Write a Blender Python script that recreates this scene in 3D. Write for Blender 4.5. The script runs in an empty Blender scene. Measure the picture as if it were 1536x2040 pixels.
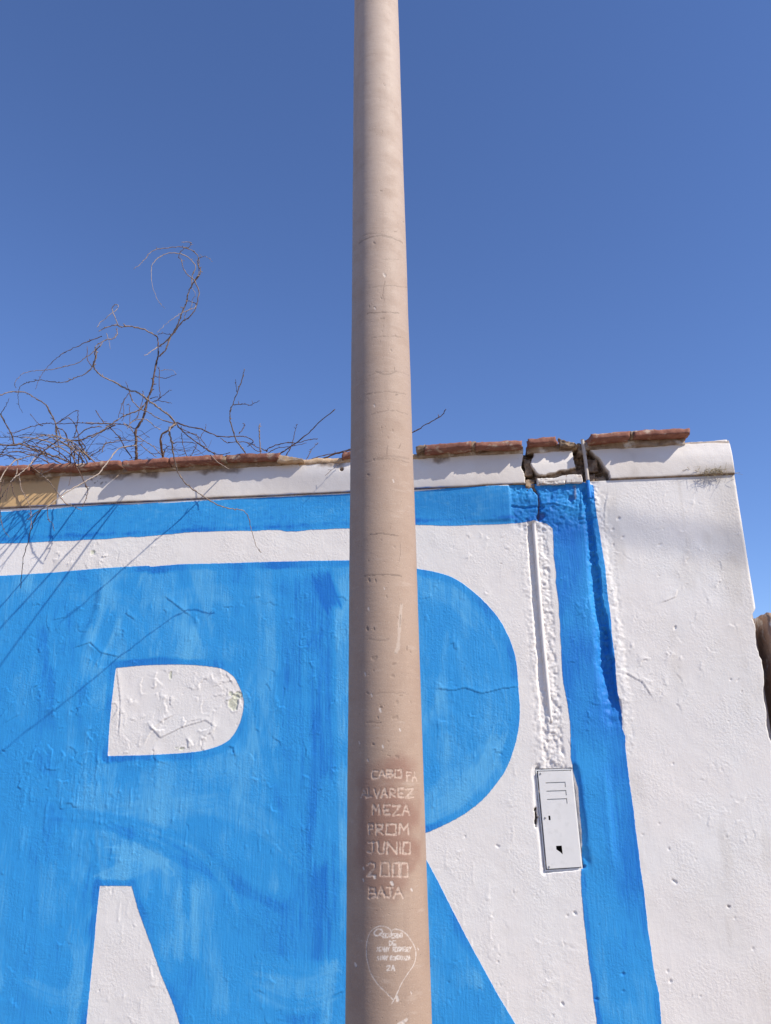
import bpy, bmesh, math, random
import numpy as np
from math import sin, cos, radians, pi, atan2
from mathutils import Vector, Matrix, Euler

SC = bpy.context.scene
COL = SC.collection
rng = np.random.default_rng(7)
random.seed(7)

# ------------------------------------------------------------------ camera
FPX = 1534.0                                   # focal length in photo pixels (1536 x 2040)
PITCH, ROLL, YAW = radians(17.4), radians(.77), radians(5.9)
CAM = np.array([0.0, -3.55, 1.6])
_F0 = np.array([-sin(YAW), cos(YAW), 0.0]); _R0 = np.array([cos(YAW), sin(YAW), 0.0]); _Z = np.array([0, 0, 1.0])
FW = _F0 * cos(PITCH) + _Z * sin(PITCH)
_U0 = _Z * cos(PITCH) - _F0 * sin(PITCH)
UP = _U0 * cos(ROLL) + _R0 * sin(ROLL)
RT = _R0 * cos(ROLL) - _U0 * sin(ROLL)
cam_data = bpy.data.cameras.new('camera'); cam = bpy.data.objects.new('camera', cam_data); COL.objects.link(cam)
cam_data.sensor_fit = 'VERTICAL'; cam_data.sensor_height = 36.0; cam_data.lens = 36.0 * FPX / 2040.0
cam_data.clip_start = 0.05; cam_data.clip_end = 2000.0
m = Matrix((( RT[0], UP[0], -FW[0], CAM[0]), (RT[1], UP[1], -FW[1], CAM[1]), (RT[2], UP[2], -FW[2], CAM[2]), (0, 0, 0, 1)))
cam.matrix_world = m
SC.camera = cam

# ------------------------------------------------------------------ sky, sun, exposure
SUN_AZ, SUN_EL = radians(63), radians(42)      # azimuth measured from the wall normal towards the right
SUN = np.array([sin(SUN_AZ) * cos(SUN_EL), -cos(SUN_AZ) * cos(SUN_EL), sin(SUN_EL)])
world = bpy.data.worlds.new('World'); SC.world = world; world.use_nodes = True
wn = world.node_tree.nodes; wl = world.node_tree.links
sky = wn.new('ShaderNodeTexSky'); sky.sky_type = 'NISHITA'; sky.sun_disc = False
sky.sun_elevation = SUN_EL; sky.sun_rotation = atan2(SUN[0], SUN[1])
sky.altitude = 100.0; sky.air_density = 1.0; sky.dust_density = 0.0; sky.ozone_density = 6.0
tint = wn.new('ShaderNodeMix'); tint.data_type = 'RGBA'; tint.blend_type = 'MULTIPLY'; tint.inputs[0].default_value = 1.0
tint.inputs[7].default_value = (0.825, 0.845, 1.02, 1)
bg = wn['Background']; bg.inputs['Strength'].default_value = 0.145
wl.new(sky.outputs[0], tint.inputs[6]); wl.new(tint.outputs[2], bg.inputs['Color'])
sun_data = bpy.data.lights.new('sun', 'SUN'); sun_data.energy = 5.0; sun_data.angle = radians(0.53); sun_data.color = (1.0, 0.925, 0.80)
sun = bpy.data.objects.new('sun', sun_data); COL.objects.link(sun)
sun.location = Vector(SUN) * 20
sun.rotation_euler = Vector(SUN).to_track_quat('Z', 'Y').to_euler()
SC.view_settings.view_transform = 'Standard'; SC.view_settings.look = 'None'
SC.view_settings.gamma = 1.0; SC.view_settings.use_curve_mapping = False
SC.view_settings.exposure = 0.20
SC.cycles.max_bounces = 6

# ------------------------------------------------------------------ measuring helpers
def ray(px, py): return FW + RT * ((px - 768.0) / FPX) - UP * ((py - 1020.0) / FPX)
def at(px, py, Y=0.0):
    """world point seen at photo pixel (px, py) on the plane y = Y (parallel to the wall)"""
    d = ray(px, py); return CAM + d * ((Y - CAM[1]) / d[1])
def wz(pts, Y=0.0):
    """photo pixels -> (x, z) on the wall"""
    return np.array([at(a, b, Y)[[0, 2]] for a, b in pts])

# ------------------------------------------------------------------ numpy noise and distance helpers
def vnoise(x, y, seed):
    r = np.random.default_rng(seed); L = r.random((128, 128)).astype(np.float32)
    xi = np.floor(x).astype(np.int64); yi = np.floor(y).astype(np.int64)
    fx = x - xi; fy = y - yi; fx = fx * fx * (3 - 2 * fx); fy = fy * fy * (3 - 2 * fy)
    a = L[xi % 128, yi % 128]; b = L[(xi + 1) % 128, yi % 128]; c = L[xi % 128, (yi + 1) % 128]; d = L[(xi + 1) % 128, (yi + 1) % 128]
    return (a * (1 - fx) + b * fx) * (1 - fy) + (c * (1 - fx) + d * fx) * fy - 0.5
def fbm(x, y, scale, seed, octaves=3, sy=None):
    s = 0; amp = 1.0; fx = 1 / scale; fy = 1 / (sy or scale); n = 0
    for o in range(octaves):
        s = s + amp * vnoise(x * fx + 17.3 * o, y * fy + 5.1 * o, seed + o); n += amp; amp *= .5; fx *= 2.03; fy *= 2.03
    return s / n * 2
def sstep(a, b, v):
    t = np.clip((v - a) / (b - a), 0, 1); return t * t * (3 - 2 * t)
def seg_dist(X, Z, pts):
    """unsigned distance to a polyline, parameter along it (0..n-1), and side sign (+ = left of direction)"""
    D = np.full(X.shape, 1e9); T = np.zeros(X.shape); S = np.ones(X.shape)
    for i in range(len(pts) - 1):
        ax, az = pts[i]; bx, bz = pts[i + 1]; ux, uz = bx - ax, bz - az; L2 = ux * ux + uz * uz + 1e-12
        t = np.clip(((X - ax) * ux + (Z - az) * uz) / L2, 0, 1)
        dx = X - ax - t * ux; dz = Z - az - t * uz; d = np.sqrt(dx * dx + dz * dz)
        k = d < D
        D = np.where(k, d, D); T = np.where(k, i + t, T); S = np.where(k, np.sign(ux * dz - uz * dx), S)
    return D, T, S
def poly_sdf(X, Z, poly):
    """signed distance to a closed polygon, negative inside"""
    D = np.full(X.shape, 1e9); ins = np.zeros(X.shape, bool); n = len(poly)
    for i in range(n):
        ax, az = poly[i]; bx, bz = poly[(i + 1) % n]; ux, uz = bx - ax, bz - az
        t = np.clip(((X - ax) * ux + (Z - az) * uz) / (ux * ux + uz * uz + 1e-12), 0, 1)
        D = np.minimum(D, (X - ax - t * ux) ** 2 + (Z - az - t * uz) ** 2)
        if abs(uz) > 1e-9:
            c = ((az > Z) != (bz > Z)) & (X < (bx - ax) * (Z - az) / uz + ax); ins ^= c
    D = np.sqrt(D); return np.where(ins, -D, D)

# ------------------------------------------------------------------ object helpers
def tag(o, label=None, cat=None, group=None, kind=None):
    if label: o['label'] = label
    if cat: o['category'] = cat
    if group: o['group'] = group
    if kind: o['kind'] = kind
    return o
def empty(name, loc=(0, 0, 0)):
    o = bpy.data.objects.new(name, None); COL.objects.link(o); o.location = loc; o.empty_display_size = .1; return o
def link(name, me, mat, parent=None):
    o = bpy.data.objects.new(name, me); COL.objects.link(o)
    if mat: me.materials.append(mat)
    if parent:
        o.parent = parent; o.matrix_parent_inverse = Matrix.Translation(-Vector(parent.location))
    return o
def mesh_np(name, V, Fq, smooth=True, attrs=None):
    """mesh from numpy vertices and quads (or a ready list of faces)"""
    me = bpy.data.meshes.new(name); V = np.asarray(V, np.float32); Fq = np.asarray(Fq, np.int32)
    me.vertices.add(len(V)); me.vertices.foreach_set('co', V.ravel())
    k = Fq.shape[1]; me.loops.add(Fq.size); me.loops.foreach_set('vertex_index', Fq.ravel())
    me.polygons.add(len(Fq)); me.polygons.foreach_set('loop_start', np.arange(0, Fq.size, k, dtype=np.int32))
    me.polygons.foreach_set('use_smooth', np.full(len(Fq), smooth))
    me.update(calc_edges=True)
    for n, a in (attrs or {}).items():
        at_ = me.attributes.new(n, 'FLOAT', 'POINT'); at_.data.foreach_set('value', np.asarray(a, np.float32).ravel())
    return me
def grid_faces(nu, nv, off=0):
    i, j = np.meshgrid(np.arange(nu - 1), np.arange(nv - 1), indexing='ij'); a = (i * nv + j).ravel() + off
    return np.stack([a, a + nv, a + nv + 1, a + 1], 1)
def rough_block(name, lo, hi, mat, parent=None, seg=.012, amp=.003, seed=0, noise=.05, shape=None, smooth=True):
    """a closed box of many small faces whose surface is pushed about by noise: tiles, bricks, mortar, rubble"""
    lo = np.array(lo, float); hi = np.array(hi, float); n = np.maximum(1, np.round((hi - lo) / seg).astype(int))
    V = []; Fq = []; off = 0
    for ax in range(3):
        u, v = [a for a in range(3) if a != ax]
        for side in (0, 1):
            g = np.zeros((n[u] + 1, n[v] + 1, 3)); gu, gv = np.meshgrid(np.linspace(lo[u], hi[u], n[u] + 1), np.linspace(lo[v], hi[v], n[v] + 1), indexing='ij')
            g[..., u] = gu; g[..., v] = gv; g[..., ax] = (hi if side else lo)[ax]
            f = grid_faces(n[u] + 1, n[v] + 1, off)
            if (side == 0) ^ (ax == 1): f = f[:, ::-1]
            V.append(g.reshape(-1, 3)); Fq.append(f); off += (n[u] + 1) * (n[v] + 1)
    V = np.concatenate(V); Fq = np.concatenate(Fq)
    key = np.round(V / 1e-5).astype(np.int64); _, idx, inv = np.unique(key, axis=0, return_index=True, return_inverse=True)
    V = V[idx]; Fq = inv.ravel()[Fq]
    c = (lo + hi) / 2
    if shape is not None: V = shape(V, lo, hi)
    P = V.copy()
    for k in range(3):
        a, b = [q for q in range(3) if q != k]
        V[:, k] += amp * (fbm(P[:, a] + P[:, k] * .7 + 3.1 * k, P[:, b] + P[:, k] * .45, noise, seed + 11 * k, 2) + .7 * fbm(P[:, a] - P[:, k], P[:, b] + P[:, k] * .6, noise * .25, seed + 5 + k, 2))
    return link(name, mesh_np(name, V, Fq, smooth), mat, parent)
def tube(pts, rad, sides=6, cap=True):
    """vertices and quads of a tapering tube along 3-D points"""
    P = np.asarray(pts, float); n = len(P); rad = np.broadcast_to(np.asarray(rad, float), (n,))
    T = np.gradient(P, axis=0); T /= np.linalg.norm(T, axis=1)[:, None] + 1e-12
    ref = np.array([.3, .9, .2]) if abs(T[0] @ np.array([.3, .9, .2])) < .9 else np.array([1, 0, 0.])
    V = np.zeros((n, sides, 3)); A = np.linspace(0, 2 * pi, sides, endpoint=False)
    for i in range(n):
        u = np.cross(T[i], ref); u /= np.linalg.norm(u) + 1e-12; v = np.cross(T[i], u); ref = np.cross(u, T[i])
        V[i] = P[i] + rad[i] * (np.cos(A)[:, None] * u + np.sin(A)[:, None] * v)
    Fq = []
    for i in range(n - 1):
        for j in range(sides):
            k = (j + 1) % sides; Fq.append((i * sides + j, i * sides + k, (i + 1) * sides + k, (i + 1) * sides + j))
    V = V.reshape(-1, 3)
    if cap:
        for base, i in ((0, 0), ((n - 1) * sides, n - 1)):
            c = len(V); V = np.vstack([V, P[i] + (T[i] if i else -T[i]) * rad[i] * .3])
            for j in range(sides):
                k = (j + 1) % sides; Fq.append((base + j, base + k, c, c))
    return V, np.array(Fq)
def box_bm(bm, lo, hi, bevel=0):
    r = bmesh.ops.create_cube(bm, size=1.0); vs = r['verts']
    for v in vs: v.co = Vector([lo[k] + (v.co[k] + .5) * (hi[k] - lo[k]) for k in range(3)])
    if bevel: bmesh.ops.bevel(bm, geom=list({e for v in vs for e in v.link_edges}), offset=bevel, segments=2, affect='EDGES', profile=.6)
def bm_obj(name, bm, mat, parent=None, smooth=False):
    me = bpy.data.meshes.new(name); bm.to_mesh(me); bm.free()
    for p in me.polygons: p.use_smooth = smooth
    return link(name, me, mat, parent)

# ------------------------------------------------------------------ materials
class NT:
    """a small wrapper to write node trees briefly"""
    def __init__(s, name, rough=.8, spec=.3):
        s.m = bpy.data.materials.new(name); s.m.use_nodes = True; s.t = s.m.node_tree; s.n = s.t.nodes; s.l = s.t.links
        s.b = s.n['Principled BSDF']; s.b.inputs['Roughness'].default_value = rough; s.b.inputs['Specular IOR Level'].default_value = spec
    def put(s, sock, v):
        if hasattr(v, 'links') or isinstance(v, bpy.types.NodeSocket): s.l.new(v, sock)
        elif isinstance(v, (tuple, list)) and len(v) == 3 and sock.type == 'RGBA': sock.default_value = (*v, 1)
        else: sock.default_value = v
    def pos(s, scale=(1, 1, 1)):
        g = s.n.new('ShaderNodeNewGeometry'); mp = s.n.new('ShaderNodeMapping'); mp.inputs['Scale'].default_value = scale
        s.l.new(g.outputs['Position'], mp.inputs['Vector']); return mp.outputs[0]
    def attr(s, name):
        a = s.n.new('ShaderNodeAttribute'); a.attribute_name = name; return a.outputs['Fac']
    def noise(s, scale, detail=3, rough=.55, stretch=(1, 1, 1), dist=0):
        t = s.n.new('ShaderNodeTexNoise'); t.inputs['Scale'].default_value = scale; t.inputs['Detail'].default_value = detail
        t.inputs['Roughness'].default_value = rough; t.inputs['Distortion'].default_value = dist
        s.l.new(s.pos(stretch), t.inputs['Vector']); return t.outputs['Fac']
    def vor(s, scale, feature='F1', stretch=(1, 1, 1), rand=1.0):
        t = s.n.new('ShaderNodeTexVoronoi'); t.feature = feature; t.inputs['Scale'].default_value = scale; t.inputs['Randomness'].default_value = rand
        s.l.new(s.pos(stretch), t.inputs['Vector']); return t.outputs['Distance']
    def math(s, op, a, b=0.0, c=0.0):
        t = s.n.new('ShaderNodeMath'); t.operation = op
        s.put(t.inputs[0], a); s.put(t.inputs[1], b)
        if op in ('MULTIPLY_ADD', 'SMOOTH_MIN'): s.put(t.inputs[2], c)
        return t.outputs[0]
    def ramp(s, v, a, b, lo=0.0, hi=1.0):
        t = s.n.new('ShaderNodeMapRange'); t.interpolation_type = 'SMOOTHSTEP'; s.put(t.inputs['Value'], v)
        t.inputs['From Min'].default_value = a; t.inputs['From Max'].default_value = b; t.inputs['To Min'].default_value = lo; t.inputs['To Max'].default_value = hi
        return t.outputs[0]
    def mix(s, f, a, b, mode='MIX'):
        t = s.n.new('ShaderNodeMix'); t.data_type = 'RGBA'; t.blend_type = mode; s.put(t.inputs[0], f); s.put(t.inputs[6], a); s.put(t.inputs[7], b); return t.outputs[2]
    def col(s, v): s.put(s.b.inputs['Base Color'], v)
    def bump(s, h, dist=.001, strength=1.0):
        t = s.n.new('ShaderNodeBump'); t.inputs['Distance'].default_value = dist; t.inputs['Strength'].default_value = strength
        s.l.new(h, t.inputs['Height']); s.l.new(t.outputs[0], s.b.inputs['Normal'])

WHITE = (.775, .735, .70)
def mat_wall():
    s = NT('painted plaster', .78, .25)
    fine = s.noise(420, 2, .6); streak = s.noise(120, 3, .6, (1, 1, .07)); cloud = s.noise(2.2, 3, .5); grain = s.noise(90, 4, .6)
    edge = s.math('ADD', s.attr('blue'), s.math('MULTIPLY', s.math('SUBTRACT', s.noise(70, 2), .5), .005))
    isb = s.ramp(edge, -.0016, .0016, 1, 0)
    # white coats
    w = s.mix(s.ramp(cloud, .35, .7), WHITE, (.76, .74, .715))
    w = s.mix(s.math('MULTIPLY', s.ramp(s.noise(14, 4, .6), .5, .78), .35), w, (.69, .645, .60))
    w = s.mix(s.attr('dirt'), w, (.50, .45, .39))
    w = s.mix(s.attr('fresh'), w, (.82, .79, .765))
    w = s.mix(s.attr('bare'), w, (.62, .62, .50))
    # blue coats
    tone = s.math('ADD', s.attr('tone'), s.math('MULTIPLY', s.math('SUBTRACT', streak, .5), .7))
    tone = s.math('ADD', tone, s.math('MULTIPLY', s.math('SUBTRACT', s.noise(30, 4, .65, (1, 1, .35)), .5), .35))
    b = s.mix(s.ramp(tone, -.75, 0.0), (.012, .165, .56), (.032, .30, .69))
    b = s.mix(s.ramp(tone, 0.0, .75), b, (.11, .425, .75))
    c = s.mix(isb, w, b)
    c = s.mix(s.attr('mud'), c, s.mix(s.ramp(s.noise(45, 4, .6), .3, .7), (.13, .085, .06), (.34, .25, .18)))
    c = s.mix(s.math('MULTIPLY', s.ramp(fine, .62, .8), .12), c, (.45, .43, .40))
    s.col(c)
    s.put(s.b.inputs['Roughness'], s.ramp(isb, 0, 1, .8, .55))
    crack = s.ramp(s.vor(9, 'DISTANCE_TO_EDGE'), .0, .02, 0, 1)
    h = s.math('ADD', s.math('MULTIPLY', fine, .3), s.math('MULTIPLY', streak, s.ramp(isb, 0, 1, .35, 1.1)))
    h = s.math('ADD', h, s.math('MULTIPLY', s.math('MULTIPLY', grain, s.ramp(s.noise(5, 2), .35, .65, .5, 1.8)), 1.0))
    h = s.math('ADD', h, s.math('MULTIPLY', isb, .5))
    s.bump(h, .0014, .9)
    return s.m
def mat_cornice():
    s = NT('cornice plaster', .8, .2)
    c = s.mix(s.ramp(s.noise(3, 3), .4, .7), (.79, .745, .70), (.73, .675, .62))
    c = s.mix(s.attr('beige'), c, (.64, .43, .22))
    c = s.mix(s.attr('dirt'), c, (.30, .24, .18))
    c = s.mix(s.ramp(s.noise(160, 3, .7), .68, .74, 0, .7), c, (.12, .10, .09))
    bl = s.attr('blue')
    c = s.mix(bl, c, (.02, .24, .72))
    c = s.mix(s.attr('mud'), c, s.mix(s.ramp(s.noise(38, 4, .65), .3, .7), (.12, .075, .05), (.36, .26, .18)))
    s.col(c)
    h = s.math('ADD', s.math('MULTIPLY', s.noise(200, 3), .6), s.math('MULTIPLY', s.noise(50, 3), 1.2))
    s.bump(h, .001, .7); return s.m
def mat_simple(name, a, b, scale=30, rough=.85, bump=.001, spec=.25, bs=120, c=None, cs=8):
    s = NT(name, rough, spec)
    k = s.mix(s.ramp(s.noise(scale, 4, .6), .32, .68), a, b)
    if c: k = s.mix(s.ramp(s.noise(cs, 4, .65), .52, .68), k, c)
    s.col(k)
    if bump: s.bump(s.noise(bs, 4, .6), bump, .9)
    return s.m
def mat_pole():
    s = NT('pole concrete', .72, .3)
    big = s.noise(2.6, 4, .6, (1, 1, .5)); mid = s.noise(11, 4, .6, (1, 1, 1.6)); ring = s.noise(5, 4, .7, (.25, .25, 7)); fine = s.noise(230, 3, .6)
    c = s.mix(s.ramp(big, .32, .7), (.42, .305, .232), (.355, .248, .185))
    g = s.n.new('ShaderNodeSeparateXYZ'); s.l.new(s.pos(), g.inputs[0])
    c = s.mix(s.ramp(s.math('ADD', g.outputs[2], s.math('MULTIPLY', big, .9)), 2.2, 4.6), c, (.51, .41, .345))
    c = s.mix(s.math('MULTIPLY', s.ramp(mid, .45, .75), .28), c, (.30, .205, .155))
    c = s.mix(s.math('MULTIPLY', s.ramp(ring, .55, .75), .2), c, (.34, .25, .20))
    c = s.mix(s.math('MULTIPLY', s.ramp(s.noise(24, 3, .6, (.6, .6, 2.5)), .58, .72), .25), c, (.56, .46, .39))
    c = s.mix(s.attr('pale'), c, (.56, .46, .385))
    c = s.mix(s.attr('worn'), c, (.255, .13, .095))
    c = s.mix(s.math('MULTIPLY', s.ramp(fine, .66, .72), .5), c, (.16, .12, .10))
    c = s.mix(s.attr('dark'), c, (.10, .075, .06))
    c = s.mix(s.math('MULTIPLY', s.attr('carve'), s.ramp(s.noise(140, 3), .32, .58, .2, 1)), c, (.60, .465, .38))
    c = s.mix(s.math('MULTIPLY', s.attr('chalk'), s.ramp(s.noise(300, 2), .3, .5, .55, 1)), c, (.72, .655, .60))
    c = s.mix(s.ramp(s.noise(520, 2, .7), .3, .7, 0, .28), c, (.20, .145, .115))
    c = s.mix(s.ramp(s.noise(330, 2, .7), .58, .75, 0, .3), c, (.62, .53, .46))
    c = s.mix(s.math('MULTIPLY', s.ramp(s.noise(16, 4, .7, (1, 1, .12)), .52, .75), .3), c, (.27, .19, .15))
    c = s.mix(s.math('MULTIPLY', s.ramp(s.vor(70), .10, .06), s.ramp(s.noise(9, 3), .5, .62, 0, .75)), c, (.12, .09, .075))
    s.col(c)
    s.put(s.b.inputs['Roughness'], s.ramp(mid, .3, .7, .62, .8))
    h = s.math('ADD', s.math('MULTIPLY', fine, .5), s.math('MULTIPLY', s.noise(40, 4, .6, (.5, .5, 2)), 1.0))
    h = s.math('ADD', h, s.math('MULTIPLY', s.ramp(s.vor(60), .0, .16), .8))
    s.bump(h, .0009, .8); return s.m
M_WALL = mat_wall(); M_CORN = mat_cornice(); M_POLE = mat_pole()
M_TILE = mat_simple('fired clay tile', (.22, .092, .066), (.30, .14, .10), 40, .85, .0015, .2, 90, (.46, .35, .27), 18)
M_MUD = mat_simple('mud mortar', (.14, .09, .062), (.36, .27, .19), 35, .95, .003, .1, 80)
M_SAND = mat_simple('broken clay and sand', (.48, .33, .2), (.62, .47, .33), 30, .95, .003, .1, 90)
M_BED = mat_simple('whitewashed mortar bed', (.24, .17, .12), (.38, .30, .23), 20, .95, .003, .1, 80, (.70, .67, .63), 9)
M_WBRICK = mat_simple('whitewashed brick', (.74, .71, .68), (.62, .57, .52), 25, .9, .002, .15, 90, (.30, .20, .14), 30)
M_PIPE = mat_simple('weathered grey plastic pipe', (.46, .41, .36), (.56, .51, .46), 18, .55, .0003, .35, 200)
M_PIPEW = mat_simple('white painted pipe', (.73, .69, .66), (.78, .745, .71), 18, .6, .0006, .3, 120)
M_BLUEP = mat_simple('blue paint', (.015, .19, .66), (.035, .27, .75), 25, .6, .0006, .3, 150)
M_BOX = mat_simple('white enamelled sheet metal', (.73, .72, .705), (.78, .765, .745), 9, .42, .0002, .4, 60, (.70, .69, .67), 30)
M_BOXD = mat_simple('dark box interior', (.022, .018, .018), (.05, .04, .036), 20, .9, .0, .1)
M_STEEL = mat_simple('dull screw steel', (.30, .29, .28), (.42, .41, .40), 60, .45, .0, .5)
M_BARK = mat_simple('grey vine bark', (.16, .112, .085), (.32, .245, .195), 60, .85, .0006, .2, 220)
M_BARKD = mat_simple('dark brown twig bark', (.085, .055, .045), (.17, .11, .085), 60, .85, .0006, .2, 220)
M_BARKP = mat_simple('pale dry tendril', (.27, .21, .17), (.38, .31, .26), 60, .85, .0004, .2, 220)
M_ADOBE = mat_simple('rough adobe and plaster', (.33, .205, .145), (.44, .31, .23), 9, .95, .006, .1, 30, (.66, .60, .53), 11)
M_GROUND = mat_simple('dusty ground', (.34, .25, .165), (.44, .33, .22), 3, .95, .004, .1, 25)
M_PAVE = mat_simple('concrete pavement', (.34, .255, .17), (.42, .32, .215), 5, .9, .002, .2, 60)
M_ROAD = mat_simple('asphalt', (.16, .12, .085), (.22, .17, .12), 40, .9, .003, .3, 90)
M_CABLE = mat_simple('black cable sheath', (.02, .02, .02), (.03, .03, .03), 20, .5, 0)
M_WEED = mat_simple('dry weed', (.24, .19, .11), (.34, .28, .17), 40, .9, 0)

# ------------------------------------------------------------------ ground, pavement, road (below the frame)
def sheet(name, x0, x1, y0, y1, z, mat, thick=None):
    bm = bmesh.new(); box_bm(bm, (x0, y0, z - (thick or .2)), (x1, y1, z)); o = bm_obj(name, bm, mat); return tag(o, kind='structure')
sheet('ground', -400, 400, -400, 400, -.15, M_GROUND)
sheet('pavement', -40, 40, -2.3, .1, 0.0, M_PAVE, .146)
sheet('road', -40, 40, -10.0, -2.42, -.142, M_ROAD, .004)
kerb = bmesh.new(); box_bm(kerb, (-40, -2.42, -.146), (40, -2.303, .004), .012); tag(bm_obj('kerb', kerb, M_PAVE), kind='structure')

# ================================================================== THE WALL
wall = tag(empty('mural_wall', (-.6, .1, 0)), 'long white plastered wall with huge blue painted letters, moulded cornice and clay coping', 'wall')
Z_C = 2.826                 # underside of the cornice
Z_T = 3.000                 # top of the cornice
X_R = 1.285                 # right end of the wall
xs = np.concatenate([np.arange(-5.2, -2.44, .03), np.arange(-2.44, X_R - .03, .004), np.linspace(X_R - .03, X_R, 12)])
zs = np.concatenate([np.arange(-.02, .50, .02), np.arange(.50, Z_C, .004), [Z_C]])
X, Z = np.meshgrid(xs, zs, indexing='ij')
# pixel coordinates of every wall vertex (to read measurements off the photograph)
dx_, dy_, dz_ = X - CAM[0], -CAM[1], Z - CAM[2]
w_ = dx_ * FW[0] + dy_ * FW[1] + dz_ * FW[2]
PX = 768 + FPX * (dx_ * RT[0] + dy_ * RT[1] + dz_ * RT[2]) / w_
PY = 1020 - FPX * (dx_ * UP[0] + dy_ * UP[1] + dz_ * UP[2]) / w_

def sub(poly, pad):
    """index window of the grid around wall points"""
    p = np.asarray(poly); a = np.searchsorted(xs, p[:, 0].min() - pad); b = np.searchsorted(xs, p[:, 0].max() + pad)
    c = np.searchsorted(zs, p[:, 1].min() - pad); d = np.searchsorted(zs, p[:, 1].max() + pad); return slice(max(a, 0), b), slice(max(c, 0), d)

# ---- blue shapes
frame_poly = [(-900, 1075), (-300, 1045), (0, 1019), (115, 1013), (200, 1006), (330, 1002), (440, 996), (560, 990), (640, 986), (700, 983), (830, 979), (900, 971), (960, 969), (1010, 968), (1020, 966), (1060, 962), (1100, 958), (1150, 957), (1183, 966),
  (1188, 1021), (1197, 1075), (1206, 1130), (1210, 1180), (1217, 1231), (1219, 1263), (1226, 1321), (1230, 1376), (1239, 1426), (1240, 1452), (1246, 1466), (1246, 1487), (1255, 1563), (1266, 1646), (1280, 1755), (1291, 1852), (1302, 1925), (1313, 1979), (1318, 2040), (1345, 2300),
  (1212, 2300), (1189, 2040), (1186, 2015), (1177, 1943), (1168, 1870), (1161, 1805), (1157, 1747), (1160, 1708), (1160, 1660), (1152, 1570), (1137, 1509), (1136, 1443), (1130, 1400), (1122, 1360), (1118, 1290), (1113, 1200), (1107, 1160), (1108, 1140), (1103, 1110), (1101, 1052),
  (1090, 1043), (1065, 1036), (1040, 1041), (1010, 1044), (950, 1046), (900, 1048), (830, 1046), (700, 1053), (640, 1055), (570, 1059), (558, 1056), (460, 1058), (390, 1060), (300, 1068), (190, 1075), (100, 1079), (0, 1083), (-300, 1097), (-900, 1125)]
letter_poly = [(-900, 1195), (-300, 1162), (0, 1147), (100, 1141), (190, 1133), (250, 1129), (297, 1127), (300, 1129), (360, 1124), (450, 1122), (540, 1119), (620, 1117), (700, 1116), (770, 1122), (826, 1132), (870, 1140), (905, 1152), (940, 1176), (975, 1209), (1000, 1242), (1019, 1282), (1029, 1320), (1033, 1370), (1036, 1420), (1030, 1470), (1012, 1525), (990, 1560), (960, 1595), (920, 1625), (880, 1646), (848, 1660),
  (822, 1675), (836, 1690), (852, 1717), (875, 1760), (900, 1810), (930, 1868), (960, 1923), (990, 1978), (1027, 2040), (1150, 2260), (800, 2270), (560, 2270), (440, 2270), (358, 2040), (345, 2000), (320, 1940), (300, 1880), (275, 1812), (262, 1765), (199, 1765), (192, 1830), (188, 1880), (180, 1960), (172, 2040), (150, 2270), (-300, 2280), (-1000, 2280)]
hole_poly = [(231, 1331), (262, 1328), (300, 1325), (360, 1324), (400, 1326), (440, 1332), (463, 1346), (474, 1362), (484, 1388), (485, 1410), (478, 1440), (462, 1468), (440, 1484), (400, 1496), (350, 1501), (290, 1504), (215, 1506), (218, 1450), (224, 1390)]
def densify(poly, step=12, jit=0.0, seed=1):
    out = []; r = random.Random(seed)
    for i, (a, b) in enumerate(poly):
        c, d = poly[(i + 1) % len(poly)]; n = max(1, int(math.hypot(c - a, d - b) / step)) if -50 < a < 1536 and b < 2080 else 1
        for k in range(n): out.append((a + (c - a) * k / n + (r.uniform(-jit, jit) if k else 0), b + (d - b) * k / n + (r.uniform(-jit, jit) if k else 0)))
    return out
sd_f = poly_sdf(X, Z, wz(densify(frame_poly, 22, 1.0)))
def catmull(P, n=5):
    P = np.array(P, float); out = []
    for i in range(len(P) - 1):
        a, b, c, d = P[max(i - 1, 0)], P[i], P[i + 1], P[min(i + 2, len(P) - 1)]
        for k in range(n): t = k / n; out.append(tuple(.5 * (2 * b + (c - a) * t + (2 * a - 5 * b + 4 * c - d) * t * t + (3 * b - a - 3 * c + d) * t ** 3)))
    return out + [tuple(P[-1])]
letter_poly = letter_poly[:12] + catmull(letter_poly[12:31], 3) + letter_poly[31:]
hole_poly = catmull(hole_poly[:17], 4) + hole_poly[17:]
sd_l = poly_sdf(X, Z, wz(letter_poly)); sd_h = poly_sdf(X, Z, wz(hole_poly))
sd_l = np.maximum(sd_l, -sd_h)
blue = np.minimum(sd_f, sd_l)

# ---- brush work in the blue: overlapping strokes of thicker and thinner paint
tone = .14 + .5 * fbm(X, Z, .45, 3, 3, .8)
def stroke(p0, p1, w, s, seed, a=1.0, soft=.25):
    p0 = np.array(p0); p1 = np.array(p1); sl = sub([p0, p1], w); x, z = X[sl], Z[sl]; u = p1 - p0; L = np.hypot(*u) + 1e-9; u = u / L
    al = (x - p0[0]) * u[0] + (z - p0[1]) * u[1]; ac = -(x - p0[0]) * u[1] + (z - p0[1]) * u[0]
    br = vnoise(ac / .006, al / .35, seed)                         # bristle streaks
    ends = .02 + .05 * (br + .5)
    k = sstep(0, soft * w * .5, w / 2 - np.abs(ac) + .008 * vnoise(al / .05, ac / .2, seed + 3)) * sstep(0, .035, al + ends) * sstep(0, .06, L - al + ends)
    k = k * a * (.72 + .55 * br); tone[sl] = tone[sl] * (1 - k) + s * k
r = random.Random(5)
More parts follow.
